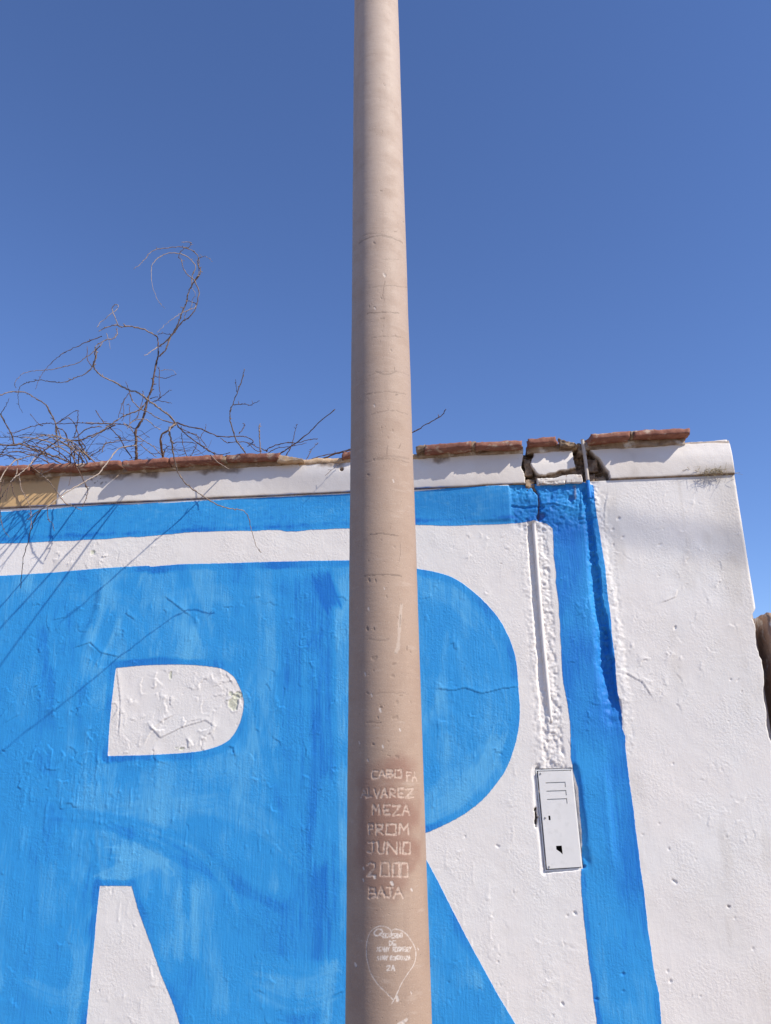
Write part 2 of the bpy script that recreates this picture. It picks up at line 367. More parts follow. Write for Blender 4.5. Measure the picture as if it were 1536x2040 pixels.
for i in range(430):
    px, py = r.uniform(-60, 1050), r.uniform(1110, 2060); p = at(px, py)[[0, 2]]; ang = radians(r.gauss(90, 9) if r.random() < .8 else r.uniform(30, 150)); L = r.uniform(.18, .6)
    stroke(p, p + L * np.array([cos(ang), sin(ang)]), r.uniform(.05, .16), r.uniform(-.65, 1.0), i, r.uniform(.3, .7), r.choice((.5, .8, 1.1)))
for (a, b, w, s, al) in [((600, 2030), (585, 1160), .22, -.6, .7), ((652, 1900), (640, 1140), .15, -.8, .7), ((535, 1480), (525, 1140), .12, .5, .65), ((90, 1700), (110, 1180), .2, -.3, .5), ((430, 1310), (420, 1150), .2, .3, .5), ((270, 1320), (255, 1160), .12, -.35, .5), ((470, 1700), (455, 1510), .22, .4, .5), ((150, 2030), (140, 1800), .14, .35, .5), ((40, 2030), (50, 1700), .16, -.4, .5), ((960, 1330), (950, 1180), .12, -.35, .5), ((900, 1640), (890, 1400), .1, .3, .5),
        ((205, 1755), (330, 1700), .10, .75, .7), ((250, 1620), (420, 1600), .13, .6, .6), ((300, 1560), (560, 1530), .14, .45, .5), ((230, 1650), (560, 1810), .05, -.55, .7), ((330, 1670), (540, 1790), .045, -.45, .6),
        ((1060, 1010), (830, 1022), .10, -.3, .5), ((520, 1940), (650, 1960), .18, .5, .6), ((160, 1980), (260, 1900), .1, .7, .6), ((20, 1200), (40, 1900), .3, -.05, .4), ((880, 1190), (990, 1400), .15, .1, .5),
        ((660, 1200), (640, 1150), .12, -.9, .8), ((180, 1240), (190, 1160), .1, -.45, .6), ((860, 1590), (985, 1480), .09, .55, .6), ((870, 1640), (960, 1570), .07, .35, .6), ((1205, 1990), (1190, 1780), .16, .4, .6), ((1190, 1720), (1180, 1580), .12, .1, .5), ((1240, 1980), (1225, 1880), .12, -.4, .6),
        ((480, 1990), (430, 1790), .12, .1, .5), ((640, 1700), (660, 1560), .12, .35, .5)]:
    stroke(at(*a)[[0, 2]], at(*b)[[0, 2]], w, s, int(abs(a[0] * 7 + b[1])), al, .5)
def curved(pts, w, s, seed, a=.6):
    P = np.array(catmull([tuple(v) for v in wz(pts)], 6)); sl = sub(P, w); x, z = X[sl], Z[sl]; d, t, sg = seg_dist(x, z, P); ac = d * sg
    br = vnoise(ac / .006, t / 14, seed); n = len(P) - 1
    k = sstep(0, w * .22, w / 2 - d + .010 * vnoise(t / 2.5, ac / .2, seed + 1)) * sstep(-.5, 2.5, t + 3 * br) * sstep(-.5, 3, n - t + 4 * br) * a * (.72 + .6 * br); tone[sl] = tone[sl] * (1 - k) + s * k
for i, (pts, w, s, a) in enumerate([([(840, 1170), (900, 1190), (955, 1240), (990, 1310), (1002, 1390), (995, 1460)], .10, .55, .6), ([(850, 1220), (900, 1240), (940, 1290), (955, 1370), (945, 1450)], .11, -.1, .5), ([(1000, 1450), (970, 1525), (925, 1580), (870, 1612)], .09, .75, .65), ([(960, 1440), (930, 1510), (870, 1560)], .10, .2, .5),
      ([(100, 1625), (230, 1640), (350, 1675), (450, 1740), (510, 1830)], .10, -.45, .55), ([(210, 1690), (290, 1700), (340, 1740)], .11, .8, .7), ([(330, 1665), (400, 1700), (450, 1760), (480, 1820)], .05, .65, .6), ([(240, 1600), (380, 1590), (520, 1640), (600, 1720)], .13, .5, .55), ([(60, 1560), (180, 1590), (330, 1570)], .14, .45, .5),
      ([(20, 1190), (120, 1175), (260, 1210), (300, 1290)], .12, .4, .5), ([(520, 1960), (590, 1985), (670, 1960)], .16, .65, .6), ([(40, 1960), (130, 1990), (165, 1930), (150, 1860)], .10, .6, .55), ([(300, 1210), (420, 1180), (560, 1200)], .12, .5, .5), ([(500, 1400), (540, 1330), (530, 1240)], .10, .55, .5), ([(430, 1530), (520, 1500), (555, 1440)], .09, .45, .5), ([(870, 1780), (900, 1880), (960, 1990)], .10, .45, .5), ([(400, 1880), (430, 1960), (440, 2030)], .10, .5, .5)]):
    curved(pts, w, s, 600 + i, a)
wob = .008 * fbm(X, Z, .06, 21, 2)
edge_l = sstep(.038, .022, -sd_l + wob * 1.6) * (.42 + .75 * fbm(X, Z, .22, 23, 2))      # second coat cut in along the letter outlines
tone = tone * (1 - np.clip(edge_l, 0, 1)) + np.clip(edge_l, 0, 1) * -.62
edge_f = sstep(.026, .016, -sd_f + wob) * (.45 + .6 * fbm(X, Z, .2, 27, 2)) * (X > .3)
tone = tone * (1 - np.clip(edge_f, 0, 1)) + np.clip(edge_f, 0, 1) * -.55
tone = np.where((sd_f < 0) & (X < .25), tone * .5 + .12 + .3 * fbm(X, Z, .03, 31, 2, .012) - .35 * sstep(.02, 0, np.abs(Z - 2.665 - .01 * fbm(X, Z, .3, 4))), tone)

# ---- relief of the plaster (metres, + = towards the street)
H = .0030 * fbm(X, Z, .65, 41, 2) + .0010 * fbm(X, Z, .14, 45, 2) + .00042 * fbm(X, Z, .035, 48, 3)
lump = sstep(.15, .6, fbm(X, Z, .35, 52, 2)); H += lump * .0007 * fbm(X, Z, .022, 54, 2)
mud = np.zeros_like(X); dirt = np.zeros_like(X); fresh = np.zeros_like(X); bare = np.zeros_like(X)

def crack(pts, lift=.0011, reach=.014, mudk=0.0):
    lift *= 2.2
    sl = sub(pts, .045); x, z = X[sl], Z[sl]; d, t, s = seg_dist(x, z, pts)
    d = d + .0022 * fbm(x, z, .012, 61, 2); end = sstep(0, .5, t + .2) * sstep(0, .6, len(pts) - 1 - t + .2)
    H[sl] += end * lift * np.where(s > 0, np.exp(-np.maximum(d, 0) / reach), 0) * sstep(.06, .03, d)
    H[sl] -= end * .0009 * sstep(.005, .001, d)
def wander(p, ang, n, step, turn, r):
    pts = [p]
    for _ in range(n):
        ang += r.gauss(0, turn); p = (p[0] + step * cos(ang), p[1] + step * sin(ang)); pts.append(p)
    return pts
def crack_field(x0, y0, x1, y1, n, seed, size=(.02, .10), lift=.0011):
    r = random.Random(seed)
    for _ in range(n):
        p = tuple(at(r.uniform(x0, x1), r.uniform(y0, y1))[[0, 2]]); k = r.randint(4, 9); L = r.uniform(*size)
        crack(wander(p, r.uniform(0, 2 * pi), k, L / k, .75, r), lift * r.uniform(.5, 1.5), r.uniform(.006, .018))
crack_field(60, 1200, 330, 1560, 60, 1); crack_field(0, 1350, 200, 1600, 24, 2); crack_field(290, 1335, 480, 1490, 34, 3, (.02, .09), .0012)
crack_field(380, 1180, 690, 1560, 46, 4, (.02, .07), .0009); crack_field(480, 1500, 690, 1700, 20, 5, (.015, .05), .0009); crack_field(0, 1600, 690, 2040, 38, 6, (.01, .05), .0008)
crack_field(1240, 1300, 1400, 1400, 24, 7, (.02, .06), .0008); crack_field(1200, 970, 1480, 1300, 34, 8, (.012, .05), .0008); crack_field(840, 1150, 1030, 1620, 22, 9, (.01, .06), .0009)
crack_field(1120, 1060, 1210, 1500, 22, 10, (.01, .05), .001); crack_field(100, 1085, 330, 1130, 14, 11, (.015, .06), .001); crack_field(840, 1055, 1050, 1130, 10, 12, (.008, .03), .0009)
crack_field(1380, 1520, 1500, 1680, 24, 13, (.008, .04), .0007); crack_field(860, 1660, 1170, 2040, 26, 14, (.008, .03), .0008); crack_field(230, 1335, 330, 1500, 10, 15, (.01, .05), .0009)
for pl in [[(232, 1330), (240, 1400), (236, 1470)], [(292, 1440), (320, 1470), (360, 1450), (410, 1435), (430, 1450)], [(870, 1372), (905, 1376), (925, 1370), (960, 1382), (1000, 1372), (1034, 1368)], [(290, 1480), (300, 1460), (318, 1440), (345, 1425)],
           [(330, 1190), (350, 1205), (380, 1228)], [(1210, 985), (1204, 1010), (1203, 1060)], [(1320, 1200), (1345, 1190), (1352, 1175)], [(150, 1290), (180, 1280), (200, 1300), (240, 1310)], [(1245, 1340), (1280, 1360), (1300, 1390)], [(1075, 1090), (1070, 1180)]]:
    crack([tuple(q) for q in wz(pl)], .0015, .016)

# paint drips: short raised runs
r = random.Random(9)
for i in range(420):
    if i < 150: px, py = r.uniform(40, 330), r.uniform(1490, 1690)
    elif i < 330: px, py = r.uniform(0, 1040), r.uniform(1150, 2050)
    else: px, py = r.uniform(1160, 1500), r.uniform(1000, 2050)
    x0, z0 = at(px, py)[[0, 2]]; L = r.uniform(.015, .09); w = r.uniform(.0032, .0046); a = r.uniform(.0005, .0012) * (.3 if i >= 330 else 1); sl = sub([(x0, z0), (x0, z0 - L)], .02)
    x, z = X[sl], Z[sl]; g = np.exp(-((x - x0 - .002 * np.sin(z * 90)) / w) ** 2); H[sl] += a * g * sstep(-.003, .006, z - z0 + L) * sstep(.004, -.02, z - z0) + a * 1.2 * np.exp(-((x - x0) ** 2 + (z - z0 + L) ** 2) / (.0055 ** 2))

# pits and chips
def pit(px, py, w, h, depth=.005, ang=0, m=0.0):
    x0, z0 = at(px, py)[[0, 2]]; sl = sub([(x0, z0)], max(w, h) * 2.5); x, z = X[sl] - x0, Z[sl] - z0; c, s = cos(ang), sin(ang)
    w *= .8; h *= .8; depth *= .75
    d = np.hypot((x * c + z * s) / w, (-x * s + z * c) / h) + .55 * fbm(X[sl], Z[sl], .014, 71, 2); k = sstep(1.15, .75, d)
    H[sl] -= depth * k; mud[sl] = np.maximum(mud[sl], m * k)
for a in [(1345, 1757, .016, .007, .006, -.7), (1451, 1806, .007, .006, .006, 0, .5), (1335, 1955, .008, .006, .005, 0), (1146, 1820, .012, .007, .006, -.7), (1130, 1824, .006, .006, .004, 0), (1120, 2000, .012, .006, .006, -1), (1101, 2023, .006, .005, .004, 0), (992, 1916, .006, .006, .004, 0), (992, 1686, .012, .005, .004, -.3), (1240, 1940, .009, .006, .005, 0), (1241, 1974, .008, .005, .004, 0), (1189, 1990, .011, .008, .006, 0), (1232, 1802, .004, .004, .003, 0),
          (1345, 1250, .012, .006, .005, 1.0), (1470, 1355, .010, .004, .004, .8), (1455, 1354, .007, .004, .004, 0), (1395, 1985, .005, .005, .004, 0), (1378, 1985, .005, .005, .004, 0), (1330, 1935, .004, .006, .004, 0), (1360, 1970, .004, .004, .003, 0), (1500, 1890, .005, .007, .004, 0), (998, 1123, .005, .004, .004, 0, .4), (1232, 1033, .014, .008, .005, .5), (1220, 1055, .01, .006, .004, .5), (1241, 1070, .009, .006, .004, .5), (1222, 1085, .006, .009, .004, 0), (984, 1888, .004, .005, .003, 0), (994, 1903, .004, .004, .003, 0), (1332, 1692, .006, .006, .004, 0), (1440, 1455, .004, .004, .003, 0), (1386, 1712, .004, .004, .003, 0), (185, 1103, .018, .014, .002, 0), (1315, 1085, .012, .006, .003, .4)]: pit(*a)
r = random.Random(12)
for _ in range(70): pit(r.uniform(840, 1530) if r.random() < .75 else r.uniform(0, 690), r.uniform(1000, 2040), r.uniform(.002, .0055), r.uniform(.002, .006), r.uniform(.0015, .004), r.uniform(0, 3))
# flaked paint in the letter counter and above
for (px, py, w, h) in [(466, 1400, .028, .034), (474, 1385, .02, .016), (460, 1382, .012, .012), (362, 1492, .012, .007), (185, 1100, .014, .008), (340, 1345, .006, .02), (352, 1490, .008, .004)]:
    x0, z0 = at(px, py)[[0, 2]]; sl = sub([(x0, z0)], .07); d = np.hypot((X[sl] - x0) / w, (Z[sl] - z0) / h) + .5 * fbm(X[sl], Z[sl], .02, 77, 3); k = sstep(1.02, .94, d)
    H[sl] -= .002 * k; H[sl] += .002 * sstep(1.35, 1.05, d) * (1 - k); bare[sl] = np.maximum(bare[sl], k * (sd_h[sl] < .004) if py > 1200 else k)

# ---- the two chased channels, the mangled corner and the surround of the meter box
rough = .55 * fbm(X, Z, .030, 81, 3) + .6 * fbm(X, Z, .011, 85, 2)
chan1 = wz([(1062, 1035), (1066, 1090), (1071, 1160), (1077, 1240), (1084, 1320), (1089, 1400), (1094, 1470), (1100, 1525)])
D1, T1, S1 = seg_dist(X, Z, chan1); off1 = D1 * S1                # + = right hand side (the line runs downwards)
rag1 = .006 * fbm(X, Z, .05, 91, 2)
z_on = sstep(2.66, 2.63, Z) * sstep(1.50, 1.54, Z)
k_ch = sstep(.050, .038, np.abs(off1 - .012 + rag1)) * z_on       # rough refilled plaster
H += k_ch * (.007 * rough - .002)
gl = sstep(.017, .011, np.abs(off1 + .017 + rag1 * .8)) * z_on * (.7 + .5 * vnoise(X / .03, Z / .08, 93)); gl *= sstep(1.62, 1.85, Z) * .75 + .25
H -= .011 * gl * (.75 + .8 * rough)
mud = np.maximum(mud, .20 * gl * sstep(2.2, 2.55, Z))
H += .003 * rough * sstep(.05, .02, np.abs(off1 + .03 + rag1)) * z_on
chan2 = wz([(1168, 978), (1176, 1040), (1183, 1095), (1192, 1160), (1203, 1235), (1213, 1305), (1224, 1385), (1233, 1450)])
D2, T2, S2 = seg_dist(X, Z, chan2); off2 = D2 * S2
wid2 = .013 + .005 * np.clip(T2, 0, 7); zon2 = sstep(2.82, 2.78, Z) * sstep(1.66, 1.95, Z + .05 * fbm(X, Z, .05, 97, 2))
rag2 = .014 * fbm(X, Z, .06, 95, 3)
g2 = sstep(-wid2 * 1.7, -.002, off2 + rag2) * sstep(.014, .008, off2 + rag2) * zon2     # floor slopes down to the right, then a steep lip
H -= (.013 + .0042 * np.clip(T2, 0, 7)) * g2
H += g2 * .014 * rough
lip2 = sstep(.045, .02, np.abs(off2 - .03 + rag2)) * zon2; H += lip2 * (.003 + .002 * rough)
k_co = sstep(.02, -.02, poly_sdf(X, Z, wz([(1018, 960), (1190, 960), (1192, 1030), (1165, 1050), (1100, 1060), (1050, 1062), (1022, 1046)])))
H += k_co * (.0065 * rough - .004)
joint = seg_dist(X, Z, wz([(1020, 1008), (1045, 1011), (1078, 1008)]))[0]; H -= .012 * sstep(.006, .002, joint)
joint2 = seg_dist(X, Z, wz([(1060, 968), (1072, 985), (1074, 1000), (1073, 1035)]))[0]; H -= .016 * sstep(.007, .002, joint2 + .002 * rough); mud = np.maximum(mud, .7 * sstep(.006, .002, joint2 + .003 * rough))
pit(1076, 1028, .022, .030, .022, 0, .25); pit(1080, 1012, .02, .009, .015, .3); pit(1139, 992, .016, .018, .015, 0, .15)
for pl in [[(1147, 970), (1143, 1000)], [(1160, 980), (1158, 1030)], [(1080, 1003), (1100, 1000), (1140, 1010)]]:
    H += .004 * sstep(.007, .002, seg_dist(X, Z, wz(pl))[0])
mud = np.maximum(mud, .55 * sstep(.008, .002, seg_dist(X, Z, wz([(1145, 968), (1147, 992)]))[0] + .004 * rough))
stepx = at(1016, 1000)[0]; H += .006 * sstep(stepx + .004, stepx - .002, X + .004 * rough) * sstep(.30, .05, stepx - X) * sstep(2.64, 2.66, Z)
pe = sstep(.02, 0, np.abs(poly_sdf(X, Z, wz([(1190, 985), (1212, 1100), (1230, 1260), (1242, 1400), (1250, 1500)][::1] + [(1262, 1500), (1254, 1400), (1240, 1260), (1222, 1100), (1204, 985)])))); H += .0025 * pe * rough
# the ragged lip where the plaster meets the sunk meter box
bx0, bx1, bz0, bz1 = .279, .433, 1.137, 1.523
box_sd = poly_sdf(X, Z, [(.279, 1.523), (.421, 1.525), (.434, 1.146), (.289, 1.131)])
top_ = sstep(0, .05, Z - 1.52)
inner = sstep(.004, -.001, box_sd); H -= .045 * inner
right_ = sstep(.002, .03, X - .425) * sstep(.060, .035, X - .434 - (1.523 - Z) * .03 + .008 * fbm(X, Z, .06, 99, 2)) * sstep(1.10, 1.14, Z) * sstep(1.56, 1.50, Z)
sl_ = sstep(.045, .0, box_sd + .014 * fbm(X, Z, .16, 104, 3)) * (box_sd > 0) * (X > .425) * sstep(1.095, 1.15, Z) * sstep(1.57, 1.52, Z)
sl_ = sl_ * np.clip(.85 + .6 * fbm(X, Z, .14, 103, 3), 0, 1.2) * sstep(1.10, 1.30, Z + .1 * fbm(X, Z, .04, 105, 2)); H -= .032 * sl_; H += .006 * sl_ * rough
H += .006 * sstep(.09, .05, np.abs(X - .50)) * sstep(1.08, 1.2, Z) * sstep(1.6, 1.45, Z)
left_ = sstep(.030, .022, box_sd + .006 * fbm(X, Z, .05, 101, 2)) * (box_sd > 0) * (X < .285) * sstep(1.09, 1.12, Z); H -= .0035 * left_; fresh = np.maximum(fresh, left_ * .9)
below = sstep(.035, .02, box_sd) * (Z < 1.14) * (X < .42); fresh = np.maximum(fresh, below * .6); H += below * .002 * rough
pit(1068, 1632, .007, .040, .05, -.09, .95); pit(1067, 1613, .007, .010, .05, .4, .95)
gap = sstep(.015, .010, box_sd + .004 * fbm(X, Z, .05, 107, 2)) * (box_sd > -.002) * ((X < .287) | (Z < 1.145)); H -= .014 * gap; mud = np.maximum(mud, .25 * gap)  # recess beside the door; its shade is also tinted in through the mud mask
mud = np.maximum(mud, .9 * inner)
# light wear and stains
dirt += .35 * sstep(.25, .75, fbm(X, Z, .35, 111, 3)) * (X > .65) * sstep(2.2, 2.75, Z)
dirt += .42 * sstep(.22, .02, X_R - X + .10 * fbm(X, Z, .2, 113, 3)) * sstep(1.95, 2.5, Z)
dirt += .6 * sstep(.05, 0, Z_C - Z + .04 * fbm(X, Z, .05, 115, 3)) * sstep(.95, 1.15, X)
dirt += .22 * sstep(.30, .65, fbm(X, Z, .10, 117, 3, .3)) * (X > .6)
run = sstep(.35, .75, fbm(X, Z, .06, 181, 3, 1.6)) * sstep(1.9, 2.8, Z) * (X > .62); dirt += .30 * run
dirt += .16 * sstep(.1, .7, fbm(X, Z, .5, 183, 4)) * (X > .62)
fresh = np.maximum(fresh, sstep(-2.085, -2.10, X + .003 * rough) * (Z > 2.4))
fresh = np.maximum(fresh, .7 * sstep(.02, .012, np.abs(off2 - .045)) * zon2)
# rounded right-hand arris, broken away where the neighbouring wall butts on
brk = .030 * sstep(2.21, 2.15, Z) * (.62 + .4 * fbm(X, Z, .07, 121, 3)) * sstep(1.1, 1.25, X)
rr = .016; e_ = np.clip((X - (X_R - rr)) / rr, 0, 1); H -= rr * (1 - np.sqrt(np.clip(1 - e_ ** 2, 0, 1)))
kb = sstep(.0, .012, X - (X_R - brk * 1.3)) * (Z < 2.21); H -= .045 * kb; mud = np.maximum(mud, .55 * kb)

nX, nZ = X.shape
V = np.stack([X, -H, Z], -1).reshape(-1, 3); Fq = grid_faces(nX, nZ)
# closing skirt so the wall is a solid slab
THICK = .24
ring_i = np.concatenate([np.arange(nX) * nZ, (nX - 1) * nZ + np.arange(1, nZ), (np.arange(nX - 2, -1, -1)) * nZ + nZ - 1, np.arange(nZ - 2, 0, -1)])
Vb = V[ring_i].copy(); Vb[:, 1] = THICK; b0 = len(V); nr = len(ring_i); kk = np.arange(nr); k2 = (kk + 1) % nr
sk = np.stack([ring_i[kk], b0 + kk, b0 + k2, ring_i[k2]], 1)
Vc = np.array([[xs[0], THICK, zs[0]], [xs[-1], THICK, zs[0]], [xs[-1], THICK, zs[-1]], [xs[0], THICK, zs[-1]]]); c0 = b0 + nr
Vall = np.concatenate([V, Vb, Vc]); Fall = np.concatenate([Fq, sk, [[c0 + 3, c0 + 2, c0 + 1, c0]]])
ext = np.zeros(nr + 4)
A = lambda a, fill=0.0: np.concatenate([a.ravel(), np.full(nr + 4, fill)])
me = mesh_np('plaster_face', Vall, Fall, True, dict(blue=A(blue, 1.0), tone=A(tone), mud=A(np.clip(mud, 0, 1)), dirt=A(np.clip(dirt, 0, .8)), fresh=A(np.clip(fresh, 0, 1)), bare=A(np.clip(bare, 0, 1))))
link('plaster_face', me, M_WALL, wall)

# ---- cornice, broken open around the pipe
cx = np.concatenate([np.arange(-5.2, -2.44, .03), np.arange(-2.44, X_R - .02, .0032), np.linspace(X_R - .02, X_R - .003, 8)])
cz = np.linspace(Z_C + .002, Z_T, 58)
CX, CZ = np.meshgrid(cx, cz, indexing='ij'); zr = (CZ - Z_C) / (Z_T - Z_C)
HC = .0075 + .005 * np.sin(pi * np.clip(zr * .9 + .05, 0, 1)) - .007 * sstep(.5, 1.0, zr) + .0012 * fbm(CX, CZ, .30, 131, 2) + .0006 * fbm(CX, CZ, .05, 133, 2)
HC -= .006 * (1 - np.sqrt(np.clip(1 - (1 - np.clip((CZ - Z_C) / .010, 0, 1)) ** 2, 0, 1)))                          # rounded lower lip
cmud_shade = np.zeros_like(CX); cdirt_shade = np.zeros_like(CX); cro = .55 * fbm(CX, CZ, .03, 135, 3) + .6 * fbm(CX, CZ, .010, 137, 2)
breaks = [[(1036, 870), (1060, 870), (1062, 905), (1056, 922), (1064, 938), (1072, 948), (1070, 995), (1046, 992), (1047, 950), (1040, 930), (1044, 905)],
          [(1139, 870), (1165, 870), (1176, 897), (1196, 915), (1205, 930), (1212, 940), (1216, 958), (1212, 992), (1165, 995), (1158, 965), (1148, 930), (1142, 905)],
          [(1066, 944), (1085, 947), (1112, 939), (1160, 929), (1164, 942), (1122, 946), (1085, 956), (1066, 958)],
          [(1066, 966), (1160, 958), (1165, 975), (1060, 978)]]
for i, poly in enumerate(breaks):
    sd = poly_sdf(CX, CZ, wz(poly, -.012)) + .006 * fbm(CX, CZ, .03, 141 + i, 3); k = sstep(.003, -.003, sd); dp = (.055, .055, .022, .018)[i]
    HC = HC * (1 - k) + k * (-dp + .5 * dp * cro); cmud_shade = np.maximum(cmud_shade, sstep(.003, .0, sd))
# worn, bare upper edge and dirt under the tiles; where tiles are missing the top is sandy
top_bare = sstep(.90, .97, zr + .05 * fbm(CX, CZ, .08, 151, 3)); HC -= .003 * top_bare; cmud_shade = np.maximum(cmud_shade, .75 * top_bare)
for (px, w) in [(235, .10), (440, .14), (880, .05), (660, .08), (60, .2), (300, .06)]:
    x0 = at(px, 930)[0]; cmud_shade = np.maximum(cmud_shade, .8 * sstep(.70, .86, zr + .12 * fbm(CX, CZ, .04, 153, 3)) * sstep(w, w * .6, np.abs(CX - x0)))
cmud_shade = np.maximum(cmud_shade, .8 * sstep(.05, .02, zr + .03 * fbm(CX, CZ, .15, 171, 3)))  # brown line on the lower lip: bare underside plus its shade painted in
cdirt_shade += .55 * sstep(.10, .0, zr + .06 * fbm(CX, CZ, .12, 155, 3)) + .30 * sstep(.15, .6, fbm(CX, CZ, .16, 157, 3)) * (CX > .7)  # first term deepens that painted shade line, the rest is staining
cdirt_shade += .55 * sstep(.25, .03, X_R - CX + .12 * fbm(CX, CZ, .06, 159, 3)) * sstep(.42, .1, zr)
cdirt_shade += .9 * sstep(.35, .6, fbm(CX, CZ, .012, 161, 2)) * sstep(.09, .05, np.hypot(CX - at(195, 955)[0], (CZ - at(195, 955)[2]) * 2))
bx_ = at(116, 990)[0]; cbeige = sstep(bx_ + .002, bx_ - .002, CX); cblue = sstep(.05, .02, zr + .03 * fbm(CX, CZ, .06, 163, 2)) * (.5 + fbm(CX, CZ, .1, 165, 2)) * (CX < .25)
# right end of the moulding turns back
e_ = np.clip((CX - (X_R - .008)) / .005, 0, 1); HC -= .005 * (1 - np.sqrt(np.clip(1 - e_ ** 2, 0, 1)))
x0 = at(681, 936)[0]; d = np.hypot(CX - x0, CZ - at(681, 936)[2]); HC -= .015 * sstep(.012, .006, d); cmud_shade = np.maximum(cmud_shade, sstep(.012, .008, d))
nX, nZ = CX.shape; V = np.stack([CX, -HC, CZ], -1).reshape(-1, 3); Fq = grid_faces(nX, nZ)
ring_i = np.concatenate([np.arange(nX) * nZ, (nX - 1) * nZ + np.arange(1, nZ), (np.arange(nX - 2, -1, -1)) * nZ + nZ - 1, np.arange(nZ - 2, 0, -1)])
Vb = V[ring_i].copy(); Vb[:, 1] = THICK - .002; b0 = len(V); nr = len(ring_i); kk = np.arange(nr); k2 = (kk + 1) % nr
Vall = np.concatenate([V, Vb]); Fall = np.concatenate([Fq, np.stack([ring_i[kk], b0 + kk, b0 + k2, ring_i[k2]], 1)])
A = lambda a, fill=0.0: np.concatenate([np.clip(a, 0, 1).ravel(), np.full(nr, fill)])
me = mesh_np('cornice', Vall, Fall, True, dict(mud=A(cmud_shade, .8), dirt=A(cdirt_shade), beige=A(cbeige), blue=A(cblue)))
link('cornice', me, M_CORN, wall)

# ---- clay coping tiles, each its own piece
def tile(pxa, ya, pxb, yb, seed, Yf=-.072, thick=.030, la=0.0, lb=0.0, mat=None, amp=.003, depth=.27):
    """a tile whose front top edge runs from pixel (pxa, ya) to (pxb, yb)"""
    a = at(pxa, ya, Yf); b = at(pxb, yb, Yf); L = b[0] - a[0]
    def shape(V, lo, hi):
        u = (V[:, 0] - lo[0]) / L; V[:, 2] += (a[2] + (b[2] - a[2]) * u) - hi[2]
        fr = sstep(.12, 0, V[:, 1] - lo[1])
        V[:, 0] += la * fr * (1 - u) - lb * fr * u                # chipped front corners
        V[:, 1] += .05 * (la * (1 - u) ** 6 + lb * u ** 6) * 8
        top = (V[:, 2] - (a[2] + (b[2] - a[2]) * u)) > -.006; V[:, 1] += np.where(top & (V[:, 1] < lo[1] + .006), .005, 0)   # eased arris
        V[:, 1] += .004 * fbm(V[:, 0], V[:, 2], .06, seed + 40, 2); return V
    return rough_block('coping_tile', (a[0], Yf, a[2] - thick), (b[0], Yf + depth, a[2]), mat or M_TILE, wall, .011, amp, seed, .045, shape)
tiles = [(-330, 945, -236, 941), (-232, 941, -138, 936), (-134, 936, -40, 931), (-36, 930, 58, 925), (62, 925, 152, 921), (156, 921, 239, 917), (243, 917, 334, 912), (338, 912, 441, 905), (449, 906, 556, 900),
         (845, 886, 938, 878), (946, 879, 1040, 877), (1052, 873, 1116, 868), (1166, 864, 1255, 857), (1262, 858, 1373, 851)]
for i, (a, b, c, d) in enumerate(tiles):
    jz = random.Random(i).uniform(-2, 2); tile(a, b + jz, c, d - jz * .7, 200 + i, amp=.0045, la=.03 if a == 1166 else 0, lb=.02 if c == 1116 else 0, Yf=-.070 + .011 * ((i * 7) % 3 - 1))
for i, (a, b, c, d) in enumerate([(830, 888, 848, 884), (936, 879, 948, 879), (1254, 858, 1263, 858), (439, 906, 451, 906)]):
    tile(a, b, c, d, 260 + i, Yf=-.062, mat=M_MUD, amp=.006).name = 'mortar_joint'
tile(681, 902, 712, 893, 300, Yf=-.03, amp=.006)
# mortar bed under the tiles
for i, (a, b, za) in enumerate([(-330, 560, 3.012), (832, 1042, 3.012), (1052, 1144, 3.016), (1166, 1368, 3.016)]):
    x0, x1 = at(a, 900, -.03)[0], at(b, 890, -.03)[0]
    def bed(V, lo, hi): V[:, 1] += np.where(V[:, 1] < lo[1] + .02, .016 * fbm(V[:, 0], V[:, 2] * 2, .05, 310 + i, 3), 0); return V
    rough_block('mortar_bed', (x0, -.010, Z_T - .014), (x1, .20, za + .010), M_BED, wall, .013, .004, 310 + i, .05, bed)
# broken clay where tiles are missing
def slope_r(V, lo, hi): u = (V[:, 0] - lo[0]) / (hi[0] - lo[0]); V[:, 2] -= u * (hi[2] - lo[2]) * .9 * ((V[:, 2] - lo[2]) / (hi[2] - lo[2])); return V
a = at(553, 905, -.05); b = at(604, 918, -.05); rough_block('broken_tile_end', (a[0], -.048, 2.992), (b[0], .18, 3.030), M_SAND, wall, .009, .005, 330, .03, slope_r)
a = at(596, 918, 0); b = at(850, 905, 0); rough_block('sandy_wall_top', (a[0], -.006, 2.985), (b[0], .2, 3.012), M_SAND, wall, .012, .004, 332, .05)
a = at(1370, 875, 0); rough_block('worn_wall_top', (a[0], .004, 2.985), (X_R - .012, .2, 3.003), M_WBRICK, wall, .012, .003, 333, .05)
a = at(1113, 872, -.04); b = at(1150, 880, -.04); rough_block('broken_tile_end', (a[0], -.045, 2.995), (b[0], .18, 3.034), M_MUD, wall, .008, .009, 334, .025, slope_r)
a = at(1150, 880, -.01); b = at(1168, 880, -.01); rough_block('mud_lump', (a[0], -.004, 2.965), (b[0], .2, 3.020), M_MUD, wall, .008, .009, 336, .03)
